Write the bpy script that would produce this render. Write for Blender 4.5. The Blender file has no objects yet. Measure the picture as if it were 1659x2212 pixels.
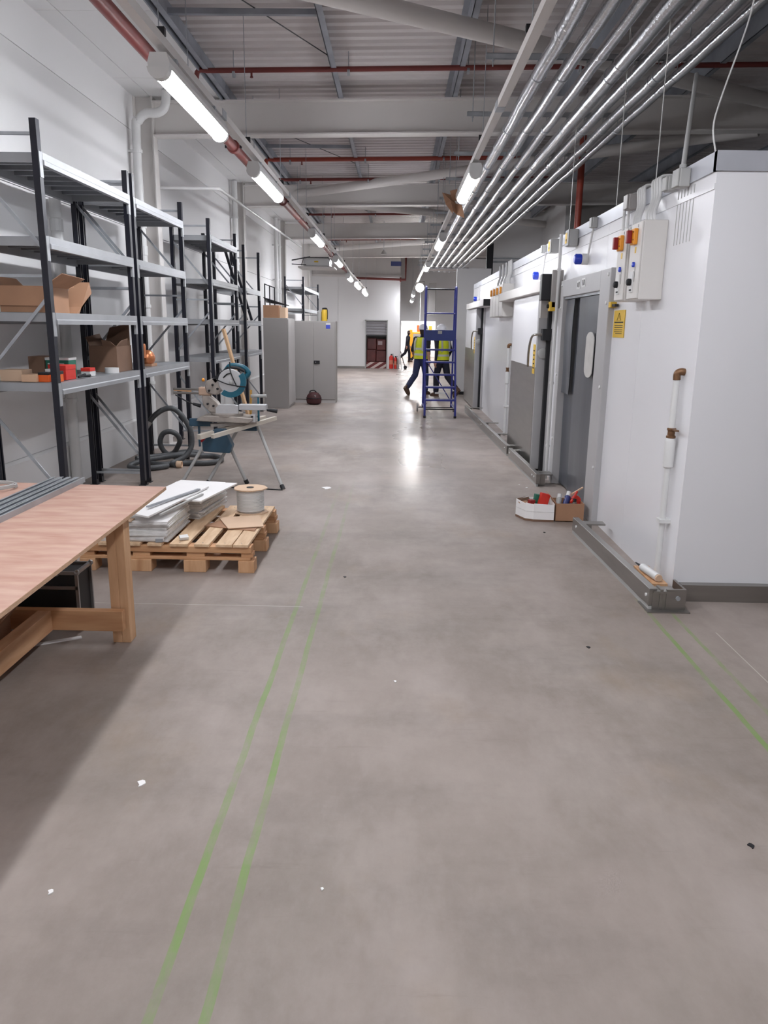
import bpy, math, random
import numpy as np
from mathutils import Vector, Matrix
random.seed(7)
S = bpy.context.scene
COL = S.collection

# ------------------------------------------------------------------ camera
F_PX, CX, CY, CAM_H = 1650.0, 829.5, 1106.0, 1.68
_d = np.array([858.0 - CX, 706.0 - CY, F_PX]); _yw = _d / np.linalg.norm(_d)
_r = math.radians(1.0)
_u = np.array([math.sin(_r), -math.cos(_r), 0]); _u = _u - _yw * (_u @ _yw); _zw = _u / np.linalg.norm(_u)
_xw = np.cross(_yw, _zw); _M = np.stack([_xw, _yw, _zw], 1)
cam_d = bpy.data.cameras.new('camera'); cam = bpy.data.objects.new('camera', cam_d); COL.objects.link(cam)
cam_d.sensor_fit = 'HORIZONTAL'; cam_d.sensor_width = 36.0; cam_d.lens = F_PX * 36.0 / 1659.0
cam_d.clip_start = 0.05; cam_d.clip_end = 200
cam.matrix_world = Matrix(((_M[0, 0], -_M[1, 0], -_M[2, 0], 0), (_M[0, 1], -_M[1, 1], -_M[2, 1], 0),
                           (_M[0, 2], -_M[1, 2], -_M[2, 2], CAM_H), (0, 0, 0, 1)))
S.camera = cam
# ------------------------------------------------------------------ world, exposure
w = bpy.data.worlds.new('world'); S.world = w; w.use_nodes = True
w.node_tree.nodes['Background'].inputs[0].default_value = (0.8, 0.85, 1.0, 1)
w.node_tree.nodes['Background'].inputs[1].default_value = 0.02
S.view_settings.view_transform = 'Standard'; S.view_settings.look = 'None'
S.view_settings.exposure = 0.0; S.view_settings.gamma = 1.0; S.view_settings.use_curve_mapping = False
LAMP = 70.0          # radiance of the batten diffusers
FLOOD = 220.0        # radiance of the small work floodlight

# ------------------------------------------------------------------ materials
def lin(c): return tuple((x / 255 / 12.92) if x / 255 <= 0.04045 else ((x / 255 + 0.055) / 1.055) ** 2.4 for x in c) + (1,)
MATS = {}
def M(name, rgb, rough=0.6, metal=0.0, var=0.08, scale=3.0, bump=0.0, bscale=40.0, stretch=None, spec=0.5, rgb2=None, emit=0.0, alpha=1.0, trans=0.0):
    if name in MATS: return MATS[name]
    m = bpy.data.materials.new(name); m.use_nodes = True; nt = m.node_tree; b = nt.nodes['Principled BSDF']
    tc = nt.nodes.new('ShaderNodeTexCoord'); mp = nt.nodes.new('ShaderNodeMapping')
    nt.links.new(tc.outputs['Object'], mp.inputs[0])
    if stretch: mp.inputs['Scale'].default_value = stretch
    n = nt.nodes.new('ShaderNodeTexNoise'); n.inputs['Scale'].default_value = scale; n.inputs['Detail'].default_value = 5
    nt.links.new(mp.outputs[0], n.inputs[0])
    r = nt.nodes.new('ShaderNodeValToRGB'); c = lin(rgb)
    c2 = lin(rgb2) if rgb2 else tuple(min(1, x * (1 + var)) for x in c[:3]) + (1,)
    c1 = c if rgb2 else tuple(x * (1 - var) for x in c[:3]) + (1,)
    r.color_ramp.elements[0].position = 0.3; r.color_ramp.elements[1].position = 0.7
    r.color_ramp.elements[0].color = c1; r.color_ramp.elements[1].color = c2
    nt.links.new(n.outputs[0], r.inputs[0]); nt.links.new(r.outputs[0], b.inputs['Base Color'])
    b.inputs['Roughness'].default_value = rough; b.inputs['Metallic'].default_value = metal
    b.inputs['Specular IOR Level'].default_value = spec
    if bump:
        n2 = nt.nodes.new('ShaderNodeTexNoise'); n2.inputs['Scale'].default_value = bscale; n2.inputs['Detail'].default_value = 4
        nt.links.new(mp.outputs[0], n2.inputs[0])
        bp = nt.nodes.new('ShaderNodeBump'); bp.inputs['Strength'].default_value = bump; bp.inputs['Distance'].default_value = 0.01
        nt.links.new(n2.outputs[0], bp.inputs['Height']); nt.links.new(bp.outputs[0], b.inputs['Normal'])
    if emit:
        b.inputs['Emission Color'].default_value = lin(rgb); b.inputs['Emission Strength'].default_value = emit
    if trans: b.inputs['Transmission Weight'].default_value = trans
    if alpha < 1: b.inputs['Alpha'].default_value = alpha
    MATS[name] = m
    return m

WHITE_WALL = M('white_wall_panel', (230, 229, 229), 0.45, var=0.02, scale=0.6)
COLD = M('cold_room_white', (234, 234, 237), 0.26, var=0.015, scale=0.5, bump=0.02, bscale=3)
PAINT = M('white_steel_paint', (214, 210, 207), 0.5, var=0.03, scale=1.2)
ROOF = M('roof_liner', (212, 206, 205), 0.45, var=0.04, scale=0.8)
TRIM = M('zinc_trim', (188, 190, 197), 0.4, 0.2, var=0.06, scale=3)
GALV = M('galvanised_steel', (172, 176, 181), 0.4, 0.5, var=0.18, scale=6)
GALV_D = M('galvanised_purlin', (150, 154, 162), 0.5, 0.35, var=0.18, scale=3)
DECK = M('zinc_deck_panel', (150, 153, 157), 0.42, 0.45, var=0.08, scale=5)
SHELF = M('shelf_steel', (162, 164, 167), 0.45, 0.3, var=0.06, scale=5)
POST = M('dark_blue_post', (26, 27, 38), 0.38, 0.1, var=0.15, scale=8)
STEEL = M('stainless_steel', (156, 153, 149), 0.3, 0.85, var=0.08, scale=2, stretch=(1, 1, 8))
FOIL = M('aluminium_foil_wrap', (208, 210, 214), 0.24, 0.95, var=0.06, scale=9, bump=0.5, bscale=26)
TAPE = M('foil_tape', (214, 216, 220), 0.18, 1.0, var=0.1, scale=30, bump=0.3, bscale=60)
RED = M('red_sprinkler_paint', (112, 48, 44), 0.42, var=0.12, scale=2)
RED_O = M('orange_red_paint', (150, 62, 48), 0.4, var=0.12, scale=2)
PIPE_W = M('white_plastic', (215, 215, 214), 0.35, var=0.02)
BRASS = M('aged_brass', (120, 88, 62), 0.45, 0.5, var=0.25, scale=40)
DOORGREY = M('light_grey_coating', (182, 181, 182), 0.4, var=0.03, scale=2)
CURTAIN = M('dark_pvc_curtain', (82, 85, 92), 0.3, var=0.2, scale=1.5, stretch=(1, 4, 0.5))
BLACK = M('black_rubber', (24, 24, 28), 0.6, var=0.2)
BLACKM = M('black_metal', (34, 34, 38), 0.4, 0.2, var=0.2)
GREYCAB = M('grey_cabinet_paint', (158, 154, 151), 0.45, var=0.03, scale=1)
GREYCAB_L = M('light_grey_cabinet_edge', (178, 174, 172), 0.45, var=0.03, scale=1)
PLY = M('plywood_sheet', (172, 130, 113), 0.62, rgb2=(198, 166, 150), scale=4.0, stretch=(1.0, 3.6, 1), bump=0.05, bscale=30)
PLY_E = M('plywood_edge', (204, 168, 138), 0.7, var=0.2, scale=30, stretch=(1, 1, 12))
PINE = M('pine_timber', (190, 142, 102), 0.65, rgb2=(224, 182, 142), scale=3, stretch=(5, 5, 0.8))
PINE_Y = M('pine_timber_long', (190, 142, 104), 0.65, rgb2=(222, 180, 140), scale=3, stretch=(6, 0.8, 6))
PINE_X = M('pine_timber_cross', (182, 132, 92), 0.65, rgb2=(214, 168, 126), scale=3, stretch=(0.8, 6, 6))
PALLET = M('pallet_wood', (202, 166, 130), 0.7, rgb2=(232, 204, 170), scale=4, stretch=(6, 0.9, 6))
CARD = M('brown_cardboard', (166, 126, 98), 0.75, var=0.08, scale=4)
CARD_L = M('light_cardboard', (214, 184, 156), 0.75, var=0.06, scale=4)
CARD_D = M('dark_cardboard', (122, 94, 76), 0.8, var=0.1, scale=4)
TILE = M('white_tile_board', (240, 238, 237), 0.55, var=0.03, scale=3)
TILE_E = M('grey_tile_edge', (214, 212, 210), 0.8, var=0.15, scale=20)
TEAL = M('teal_tool_plastic', (22, 92, 112), 0.4, var=0.1, scale=8)
TEAL_D = M('dark_blue_tool_metal', (46, 76, 96), 0.45, var=0.1, scale=8)
ALU = M('cast_aluminium', (170, 162, 155), 0.42, 0.45, var=0.15, scale=15)
ALU_L = M('pale_saw_guard', (188, 188, 190), 0.45, 0.2, var=0.05, scale=10)
HOSE = M('dark_grey_hose', (72, 74, 76), 0.5, var=0.15, scale=30, bump=0.3, bscale=120)
BLUE = M('blue_ladder_paint', (40, 46, 132), 0.35, var=0.08, scale=5)
BLUE_L = M('blue_beacon_lens', (44, 70, 190), 0.2, var=0.1, scale=10)
GREYBOX = M('grey_enclosure', (172, 172, 170), 0.5, var=0.03)
PANEL = M('pale_control_panel', (216, 213, 209), 0.42, var=0.015)
YELLOW = M('yellow_plate', (226, 186, 60), 0.5, var=0.05)
AMBER = M('amber_switch_plate', (232, 152, 40), 0.45, var=0.05)
REDSW = M('red_switch', (140, 24, 28), 0.4, var=0.08)
INK = M('black_print', (30, 28, 26), 0.7, var=0.05)
ORANGE = M('orange_carton', (226, 98, 32), 0.6, var=0.05)
REDC = M('red_carton', (206, 48, 36), 0.55, var=0.06)
GREEN = M('green_carton', (26, 104, 84), 0.55, var=0.06)
COPPER = M('copper_foil', (196, 124, 82), 0.35, 0.6, var=0.15, scale=12, bump=0.4, bscale=20)
HIVIS = M('hi_vis_yellow', (206, 214, 40), 0.7, var=0.06, scale=12)
SILVER = M('reflective_tape', (192, 194, 186), 0.4, 0.2, var=0.05)
JEANS = M('blue_work_trousers', (44, 50, 82), 0.85, var=0.15, scale=12)
NAVY = M('navy_clothing', (22, 22, 38), 0.85, var=0.15, scale=12)
SKIN = M('skin', (176, 130, 112), 0.55, var=0.06, scale=12)
HAIR = M('dark_hair', (44, 34, 30), 0.8, var=0.2, scale=30)
BOOT = M('brown_boot_leather', (92, 68, 56), 0.7, var=0.15, scale=20)
HELMET = M('white_helmet', (226, 226, 232), 0.3, var=0.02)
MAROON = M('maroon_bag_fabric', (64, 26, 28), 0.7, var=0.25, scale=14, bump=0.2)
SHUTTER = M('grey_shutter_slat', (148, 146, 150), 0.5, 0.2, var=0.06)
WRAP = M('maroon_wrapped_goods', (96, 46, 44), 0.3, var=0.3, scale=4, bump=0.3, bscale=8)
MACHINE = M('yellow_orange_machine', (236, 168, 40), 0.4, var=0.06)
CASE_A = M('case_aluminium_edge', (168, 166, 166), 0.3, 0.7, var=0.08)
CASE_B = M('black_case_panel', (22, 21, 24), 0.5, var=0.15)
DIFF = M('lit_diffuser', (247, 249, 255), 0.4, emit=LAMP)
FLOODM = M('lit_flood_lens', (255, 253, 248), 0.4, emit=FLOOD)
FARLIT = M('lit_panel_beyond', (255, 255, 255), 0.4, emit=26.0)

def floor_material():
    m = bpy.data.materials.new('concrete_floor'); m.use_nodes = True; nt = m.node_tree; b = nt.nodes['Principled BSDF']; L = nt.links
    N = lambda t: nt.nodes.new(t)
    tc = N('ShaderNodeTexCoord')
    def noise(scale, detail=6, rough=0.55, sc=None):
        n = N('ShaderNodeTexNoise'); n.inputs['Scale'].default_value = scale; n.inputs['Detail'].default_value = detail; n.inputs['Roughness'].default_value = rough
        if sc:
            mp = N('ShaderNodeMapping'); mp.inputs['Scale'].default_value = sc; L.new(tc.outputs['Object'], mp.inputs[0]); L.new(mp.outputs[0], n.inputs[0])
        else: L.new(tc.outputs['Object'], n.inputs[0])
        return n.outputs[0]
    def ramp(src, p0, p1, c0=(0, 0, 0, 1), c1=(1, 1, 1, 1)):
        r = N('ShaderNodeValToRGB'); r.color_ramp.elements[0].position = p0; r.color_ramp.elements[1].position = p1
        r.color_ramp.elements[0].color = c0; r.color_ramp.elements[1].color = c1; L.new(src, r.inputs[0]); return r.outputs[0]
    def mix(f, a, c):
        x = N('ShaderNodeMix'); x.data_type = 'RGBA'; L.new(f, x.inputs[0])
        for s, v in ((x.inputs[6], a), (x.inputs[7], c)):
            if isinstance(v, tuple): s.default_value = v
            else: L.new(v, s)
        return x.outputs[2]
    def math_(op, a, c=None):
        x = N('ShaderNodeMath'); x.operation = op
        for s, v in ((x.inputs[0], a), (x.inputs[1], c)):
            if v is None: continue
            if isinstance(v, (int, float)): s.default_value = v
            else: L.new(v, s)
        return x.outputs[0]
    base = ramp(noise(0.55, 7, 0.6), 0.3, 0.7, lin((122, 111, 103)), lin((162, 150, 143)))
    dust = ramp(noise(1.7, 8, 0.65, (1, 0.5, 1)), 0.46, 0.68)
    col = mix(math_('MULTIPLY', dust, 0.7), base, lin((172, 161, 155)))
    dark = ramp(noise(1.1, 9, 0.62, (0.7, 1.4, 1)), 0.50, 0.74)
    col = mix(math_('MULTIPLY', dark, 0.5), col, lin((96, 88, 83)))
    tan = ramp(noise(0.9, 5, 0.6, (1.3, 1, 1)), 0.56, 0.76)
    col = mix(math_('MULTIPLY', tan, 0.45), col, lin((158, 136, 112)))
    fine = ramp(noise(14, 8, 0.75, (1, 0.6, 1)), 0.35, 0.65)
    col = mix(math_('MULTIPLY', fine, 0.22), col, lin((172, 160, 152)))
    scr = ramp(noise(5, 8, 0.7, (0.35, 3.0, 1)), 0.60, 0.75)
    col = mix(math_('MULTIPLY', scr, 0.28), col, lin((104, 95, 90)))
    # worn green marker lines painted on the concrete
    sp = N('ShaderNodeSeparateXYZ'); L.new(tc.outputs['Object'], sp.inputs[0]); X, Y = sp.outputs[0], sp.outputs[1]
    wob = math_('MULTIPLY', math_('SUBTRACT', noise(1.3, 3), 0.5), 0.02)
    Xw = math_('ADD', X, wob)
    def line(xc, hw, y0, y1, fade=1.5):
        d = math_('ABSOLUTE', math_('SUBTRACT', Xw, xc)); a = math_('LESS_THAN', d, hw)
        a = math_('MULTIPLY', a, math_('GREATER_THAN', Y, y0))
        f = N('ShaderNodeMapRange'); L.new(Y, f.inputs[0]); f.inputs[1].default_value = y1; f.inputs[2].default_value = y1 - fade
        return math_('MULTIPLY', a, f.outputs[0])
    wearL = ramp(noise(9, 6, 0.7, (1, 0.35, 1)), 0.30, 0.62)
    wearR = ramp(noise(3.5, 6, 0.7, (1, 0.5, 1)), 0.40, 0.60)
    ml = math_('ADD', line(-0.588, 0.014, -4, 8.6, 6.0), line(-0.450, 0.014, -4, 8.8, 6.0))
    mr = math_('ADD', line(1.570, 0.013, 1, 4.7, 0.1), line(1.712, 0.012, 1, 4.7, 0.1))
    fac = math_('ADD', math_('MULTIPLY', math_('MULTIPLY', ml, wearL), 0.85), math_('MULTIPLY', math_('MULTIPLY', mr, wearR), 0.8))
    col = mix(math_('MULTIPLY', fac, 0.9), col, lin((116, 150, 74)))
    # saw-cut joints
    j = math_('LESS_THAN', math_('ABSOLUTE', math_('SUBTRACT', Y, 4.42)), 0.003)
    j2 = math_('LESS_THAN', math_('ABSOLUTE', math_('SUBTRACT', X, 1.86)), 0.003)
    j = math_('MULTIPLY', j, math_('LESS_THAN', X, -0.55))
    j2 = math_('MULTIPLY', j2, math_('MULTIPLY', math_('LESS_THAN', Y, 4.3), math_('GREATER_THAN', noise(2, 3), 0.5)))
    col = mix(math_('MULTIPLY', math_('ADD', j, j2), 0.5), col, lin((214, 208, 202)))
    L.new(col, b.inputs['Base Color'])
    ro = N('ShaderNodeMapRange'); L.new(noise(0.7, 4, 0.5), ro.inputs[0]); ro.inputs[1].default_value = 0.3; ro.inputs[2].default_value = 0.7
    ro.inputs[3].default_value = 0.235; ro.inputs[4].default_value = 0.29
    # builders' dust lies thick at the near end; the slab farther down the aisle is swept and polished
    du = N('ShaderNodeMapRange'); du.interpolation_type = 'SMOOTHSTEP'; L.new(math_('ADD', Y, math_('MULTIPLY', noise(0.9, 2), 1.0)), du.inputs[0])
    du.inputs[1].default_value = 5.8; du.inputs[2].default_value = 10.2; du.inputs[3].default_value = 0.30; du.inputs[4].default_value = 0.0
    tr = N('ShaderNodeMapRange'); tr.interpolation_type = 'SMOOTHSTEP'; L.new(math_('ADD', math_('ABSOLUTE', math_('SUBTRACT', X, 0.35)), math_('MULTIPLY', noise(1.2, 2), 0.25)), tr.inputs[0])
    tr.inputs[1].default_value = 0.30; tr.inputs[2].default_value = 1.15; tr.inputs[3].default_value = 0.0; tr.inputs[4].default_value = 0.26
    L.new(math_('ADD', ro.outputs[0], math_('MAXIMUM', du.outputs[0], tr.outputs[0])), b.inputs['Roughness']); b.inputs['Specular IOR Level'].default_value = 0.35
    bp = N('ShaderNodeBump'); bp.inputs['Strength'].default_value = 0.12; bp.inputs['Distance'].default_value = 0.004
    L.new(noise(6, 5, 0.6), bp.inputs['Height']); L.new(bp.outputs[0], b.inputs['Normal'])
    return m

def stripes_material():
    m = bpy.data.materials.new('red_white_hazard_stripes'); m.use_nodes = True; nt = m.node_tree; b = nt.nodes['Principled BSDF']
    tc = nt.nodes.new('ShaderNodeTexCoord'); mp = nt.nodes.new('ShaderNodeMapping'); mp.inputs['Rotation'].default_value = (0, math.radians(-58), 0)
    wv = nt.nodes.new('ShaderNodeTexWave'); wv.inputs['Scale'].default_value = 1.6; wv.bands_direction = 'X'
    r = nt.nodes.new('ShaderNodeValToRGB'); r.color_ramp.interpolation = 'CONSTANT'
    r.color_ramp.elements[0].color = lin((110, 44, 44)); r.color_ramp.elements[1].position = 0.55; r.color_ramp.elements[1].color = lin((206, 186, 180))
    nt.links.new(tc.outputs['Object'], mp.inputs[0]); nt.links.new(mp.outputs[0], wv.inputs[0]); nt.links.new(wv.outputs[0], r.inputs[0]); nt.links.new(r.outputs[0], b.inputs['Base Color'])
    return m

# ------------------------------------------------------------------ geometry helpers
class G:
    def __init__(s): s.v = []; s.f = []
    def add(s, vs, fs):
        o = len(s.v); s.v += [tuple(p) for p in vs]; s.f += [tuple(i + o for i in f) for f in fs]; return s
    def box(s, x0, x1, y0, y1, z0, z1):
        return s.add([(x0, y0, z0), (x1, y0, z0), (x1, y1, z0), (x0, y1, z0), (x0, y0, z1), (x1, y0, z1), (x1, y1, z1), (x0, y1, z1)],
                     [(0, 3, 2, 1), (4, 5, 6, 7), (0, 1, 5, 4), (1, 2, 6, 5), (2, 3, 7, 6), (3, 0, 4, 7)])
    def obox(s, c, size, rz=0, rx=0, ry=0):
        R = Matrix.Rotation(rz, 3, 'Z') @ Matrix.Rotation(ry, 3, 'Y') @ Matrix.Rotation(rx, 3, 'X'); a, b, d = [k / 2 for k in size]
        vs = [Vector(c) + R @ Vector(p) for p in [(-a, -b, -d), (a, -b, -d), (a, b, -d), (-a, b, -d), (-a, -b, d), (a, -b, d), (a, b, d), (-a, b, d)]]
        return s.add(vs, [(0, 3, 2, 1), (4, 5, 6, 7), (0, 1, 5, 4), (1, 2, 6, 5), (2, 3, 7, 6), (3, 0, 4, 7)])
    def bar(s, p0, p1, w, h, up=(0, 0, 1)):
        p0, p1 = Vector(p0), Vector(p1); d = (p1 - p0).normalized(); u = Vector(up)
        if abs(d.dot(u)) > 0.98: u = Vector((0, 1, 0))
        a = d.cross(u).normalized(); c = a.cross(d); vs = []
        for p in (p0, p1): vs += [p - a * w / 2 - c * h / 2, p + a * w / 2 - c * h / 2, p + a * w / 2 + c * h / 2, p - a * w / 2 + c * h / 2]
        return s.add(vs, [(0, 1, 2, 3), (7, 6, 5, 4), (0, 4, 5, 1), (1, 5, 6, 2), (2, 6, 7, 3), (3, 7, 4, 0)])
    def tube(s, pts, r, n=10, closed=False, cap=True):
        pts = [Vector(p) for p in pts]; k = len(pts); rs = r if isinstance(r, (list, tuple)) else [r] * k; o = len(s.v); a = None
        for i, p in enumerate(pts):
            if closed: t = pts[(i + 1) % k] - pts[i - 1]
            else: t = pts[min(i + 1, k - 1)] - pts[max(i - 1, 0)]
            t.normalize()
            if a is None: a = t.orthogonal().normalized()
            else:
                a = a - t * a.dot(t)
                a = a.normalized() if a.length > 1e-6 else t.orthogonal().normalized()
            b = t.cross(a)
            for j in range(n):
                an = 2 * math.pi * j / n; s.v.append(tuple(p + (a * math.cos(an) + b * math.sin(an)) * rs[i]))
        for i in range(k if closed else k - 1):
            i2 = (i + 1) % k
            for j in range(n): s.f.append((o + i * n + j, o + i * n + (j + 1) % n, o + i2 * n + (j + 1) % n, o + i2 * n + j))
        if cap and not closed:
            s.f.append(tuple(o + j for j in range(n))[::-1]); s.f.append(tuple(o + (k - 1) * n + j for j in range(n)))
        return s
    def cyl(s, p0, p1, r0, r1=None, n=14): return s.tube([p0, p1], [r0, r0 if r1 is None else r1], n)
    def lathe(s, prof, c=(0, 0, 0), n=20, axis='z', sx=1, sy=1):
        o = len(s.v)
        for r, h in prof:
            for j in range(n):
                a = 2 * math.pi * j / n; x, y = r * math.cos(a) * sx, r * math.sin(a) * sy
                p = (x, y, h) if axis == 'z' else ((h, x, y) if axis == 'x' else (x, h, y))
                s.v.append((p[0] + c[0], p[1] + c[1], p[2] + c[2]))
        for i in range(len(prof) - 1):
            for j in range(n): s.f.append((o + i * n + j, o + i * n + (j + 1) % n, o + (i + 1) * n + (j + 1) % n, o + (i + 1) * n + j))
        s.f.append(tuple(o + j for j in range(n))[::-1]); s.f.append(tuple(o + (len(prof) - 1) * n + j for j in range(n)))
        return s
    def prism(s, poly, axis, a, b):
        k = len(poly); mk = {'x': lambda p, t: (t, p[0], p[1]), 'y': lambda p, t: (p[0], t, p[1]), 'z': lambda p, t: (p[0], p[1], t)}[axis]
        return s.add([mk(p, a) for p in poly] + [mk(p, b) for p in poly],
                     [tuple(range(k))[::-1], tuple(range(k, 2 * k))] + [(i, (i + 1) % k, k + (i + 1) % k, k + i) for i in range(k)])
    def sphere(s, c, r, n=12, m=8, sc=(1, 1, 1)):
        prof = [(max(1e-4, math.sin(math.pi * i / m)) * r, -math.cos(math.pi * i / m) * r) for i in range(m + 1)]
        o = len(s.v); s.lathe(prof, (0, 0, 0), n)
        for i in range(o, len(s.v)): p = s.v[i]; s.v[i] = (p[0] * sc[0] + c[0], p[1] * sc[1] + c[1], p[2] * sc[2] + c[2])
        return s
    def sheet(s, poly3, t, nrm=None):
        """a thin plate from a planar polygon, given real thickness"""
        P = [Vector(p) for p in poly3]; nn = (P[1] - P[0]).cross(P[2] - P[0]).normalized() if nrm is None else Vector(nrm); k = len(P)
        return s.add(P + [p + nn * t for p in P], [tuple(range(k))[::-1], tuple(range(k, 2 * k))] + [(i, (i + 1) % k, k + (i + 1) % k, k + i) for i in range(k)])

def curve(pts, k=6, closed=False):
    P = [Vector(p) for p in pts]; n = len(P); out = []
    for i in range(n if closed else n - 1):
        a, b = P[i], P[(i + 1) % n]
        p0 = P[i - 1] if (closed or i > 0) else a * 2 - b
        p3 = P[(i + 2) % n] if (closed or i + 2 < n) else b * 2 - a
        for j in range(k):
            t = j / k; out.append(0.5 * ((2 * a) + (b - p0) * t + (2 * p0 - 5 * a + 4 * b - p3) * t * t + (3 * a - p0 - 3 * b + p3) * t ** 3))
    if not closed: out.append(P[-1])
    return out

def wloc(p):
    v = Vector((0, 0, 0))
    while p is not None: v = v + p.location; p = p.parent
    return v
def mesh_of(name, g, mat, off=Vector((0, 0, 0)), smooth=False):
    me = bpy.data.meshes.new(name); me.from_pydata([(p[0] - off.x, p[1] - off.y, p[2] - off.z) for p in g.v], [], g.f); me.update()
    me.materials.append(mat)
    if smooth:
        for p in me.polygons: p.use_smooth = True
        try: me.set_sharp_from_angle(angle=math.radians(40))
        except Exception: pass
    return me
def B(name, g, mat, parent=None, world=True, smooth=False, bevel=0, label=None):
    """link g as one mesh object; coordinates are world ones unless world is False"""
    off = wloc(parent) if (parent is not None and world) else Vector((0, 0, 0))
    o = bpy.data.objects.new(name, mesh_of(name, g, mat, off, smooth)); COL.objects.link(o)
    if parent is not None: o.parent = parent
    if bevel:
        m = o.modifiers.new('bevel', 'BEVEL'); m.width = bevel; m.segments = 2; m.limit_method = 'ANGLE'
    if label: o['label'] = label
    return o
def base_at(o):
    """put a one-mesh thing's origin at the middle of its base"""
    vs = [v.co for v in o.data.vertices]
    c = Vector((sum(v.x for v in vs) / len(vs), sum(v.y for v in vs) / len(vs), min(v.z for v in vs)))
    for v in o.data.vertices: v.co -= c
    o.location = c
def tag(o, label, cat, group=None):
    o['label'] = label; o['category'] = cat
    if group: o['group'] = group
    if o.type == 'MESH' and o.location.length == 0: base_at(o)
    return o
def thing(name, label, cat, loc=(0, 0, 0), rz=0, group=None):
    o = bpy.data.objects.new(name, None); COL.objects.link(o); o.location = loc; o.rotation_euler = (0, 0, rz)
    o.empty_display_size = 0.1; o['label'] = label; o['category'] = cat
    if group: o['group'] = group
    return o
def struct(name, g, mat, label=None, **kw):
    o = B(name, g, mat, **kw); o['kind'] = 'structure'
    if label: o['label'] = label
    return o
def sroot(name, label, loc=(0, 0, 0)):
    o = bpy.data.objects.new(name, None); COL.objects.link(o); o.location = loc; o['kind'] = 'structure'; o['label'] = label; o.empty_display_size = 0.1
    return o
def share(name, me, parent, loc=(0, 0, 0), rz=0):
    o = bpy.data.objects.new(name, me); COL.objects.link(o); o.parent = parent; o.location = loc; o.rotation_euler = (0, 0, rz); return o
def dup(root, loc, label, rz=0, group=None):
    r = root.copy(); COL.objects.link(r); r.location = loc; r.rotation_euler = (0, 0, rz); r['label'] = label
    if group: r['group'] = group
    for ch in list(root.children):
        c = ch.copy(); COL.objects.link(c); c.parent = r
        for g in list(ch.children):
            d = g.copy(); COL.objects.link(d); d.parent = c
    return r
ZR = lambda x, z: z + 0.019 * x      # the roof rises gently to the right

# ================================================================== SETTING
XW = -3.45
g = G().box(XW - 0.2, 9.2, -8, 46, -0.2, 0)
struct('floor', g, floor_material(), 'dusty polished grey concrete floor with worn green lines')

# left wall: panels, plinth, columns
wl = sroot('wall_left', 'white panelled wall behind the storage racks', (XW, 12, 0))
zj = [0.45, 1.66, 2.87, 4.08, 4.75]
for k in range(7):
    y0, y1 = -8 + k * 6 - 0.0 + 0.0, -8 + (k + 1) * 6
    y0, y1 = -7.2 + k * 6, -1.2 + k * 6
    y1 = min(y1, 31.9)
    for a, b in zip(zj[:-1], zj[1:]):
        B('wall_panel', G().box(XW - 0.1, XW, y0 + 0.004, y1 - 0.004, a + 0.004, b - 0.004), WHITE_WALL, wl)
B('backing', G().box(XW - 0.2, XW - 0.1, -8, 32, 0, 4.75), GREYCAB, wl)
B('plinth', G().prism([(XW - 0.1, 0), (XW + 0.05, 0), (XW + 0.05, 0.43), (XW + 0.0, 0.45), (XW - 0.1, 0.45)], 'y', -8, 31.9), WHITE_WALL, wl)
for yc in (-1.2, 4.8, 10.8, 16.8, 22.8, 28.8):
    g = G().box(XW + 0.0, XW + 0.014, yc - 0.09, yc + 0.09, 0, 4.6).box(XW + 0.236, XW + 0.25, yc - 0.09, yc + 0.09, 0, 4.6).box(XW + 0.014, XW + 0.236, yc - 0.006, yc + 0.006, 0, 4.6)
    B('column', g, PAINT, wl)
    B('column_base_plate', G().box(XW - 0.02, XW + 0.3, yc - 0.14, yc + 0.14, 0, 0.02), PAINT, wl)

# ceiling: sheets, rafters, purlins, brace tubes, soffit
ce = sroot('ceiling', 'grey corrugated roof on white steel rafters', (0, 12, 4.7))
prof = []
for k in range(5):
    b0 = k * 0.2; prof += [(b0, 0), (b0 + 0.09, 0), (b0 + 0.115, 0.035), (b0 + 0.175, 0.035)]
prof.append((1.0, 0))
def sheet_mesh(x0, x1):
    g = G()
    for (y, z) in prof: g.v += [(x0, y, ZR(x0, z)), (x1, y, ZR(x1, z))]
    for i in range(len(prof) - 1): g.f.append((2 * i, 2 * i + 2, 2 * i + 3, 2 * i + 1))
    n = len(g.v); g.v += [(p[0], p[1], p[2] + 0.05) for p in g.v[:n]]; g.f += [tuple(i + n for i in f)[::-1] for f in g.f]
    return mesh_of('roof_sheet', g, ROOF)
sm = sheet_mesh(XW - 0.2, 9.2)
for k in range(46): share('roof_sheet', sm, ce, (0, -8 + k - 12, 0.02))
for yc in (-1.2, 4.8, 10.8, 16.8, 22.8, 28.8):
    g = G()
    for (a, b, hw) in ((4.10, 4.116, 0.1), (4.116, 4.50, 0.006), (4.50, 4.516, 0.1)):
        xa, xb = XW + 0.255, 9.1
        g.add([(xa, yc - hw, ZR(xa, a)), (xb, yc - hw, ZR(xb, a)), (xb, yc + hw, ZR(xb, a)), (xa, yc + hw, ZR(xa, a)),
               (xa, yc - hw, ZR(xa, b)), (xb, yc - hw, ZR(xb, b)), (xb, yc + hw, ZR(xb, b)), (xa, yc + hw, ZR(xa, b))],
              [(0, 3, 2, 1), (4, 5, 6, 7), (0, 1, 5, 4), (1, 2, 6, 5), (2, 3, 7, 6), (3, 0, 4, 7)])
    B('rafter', g, PAINT, ce)
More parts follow.
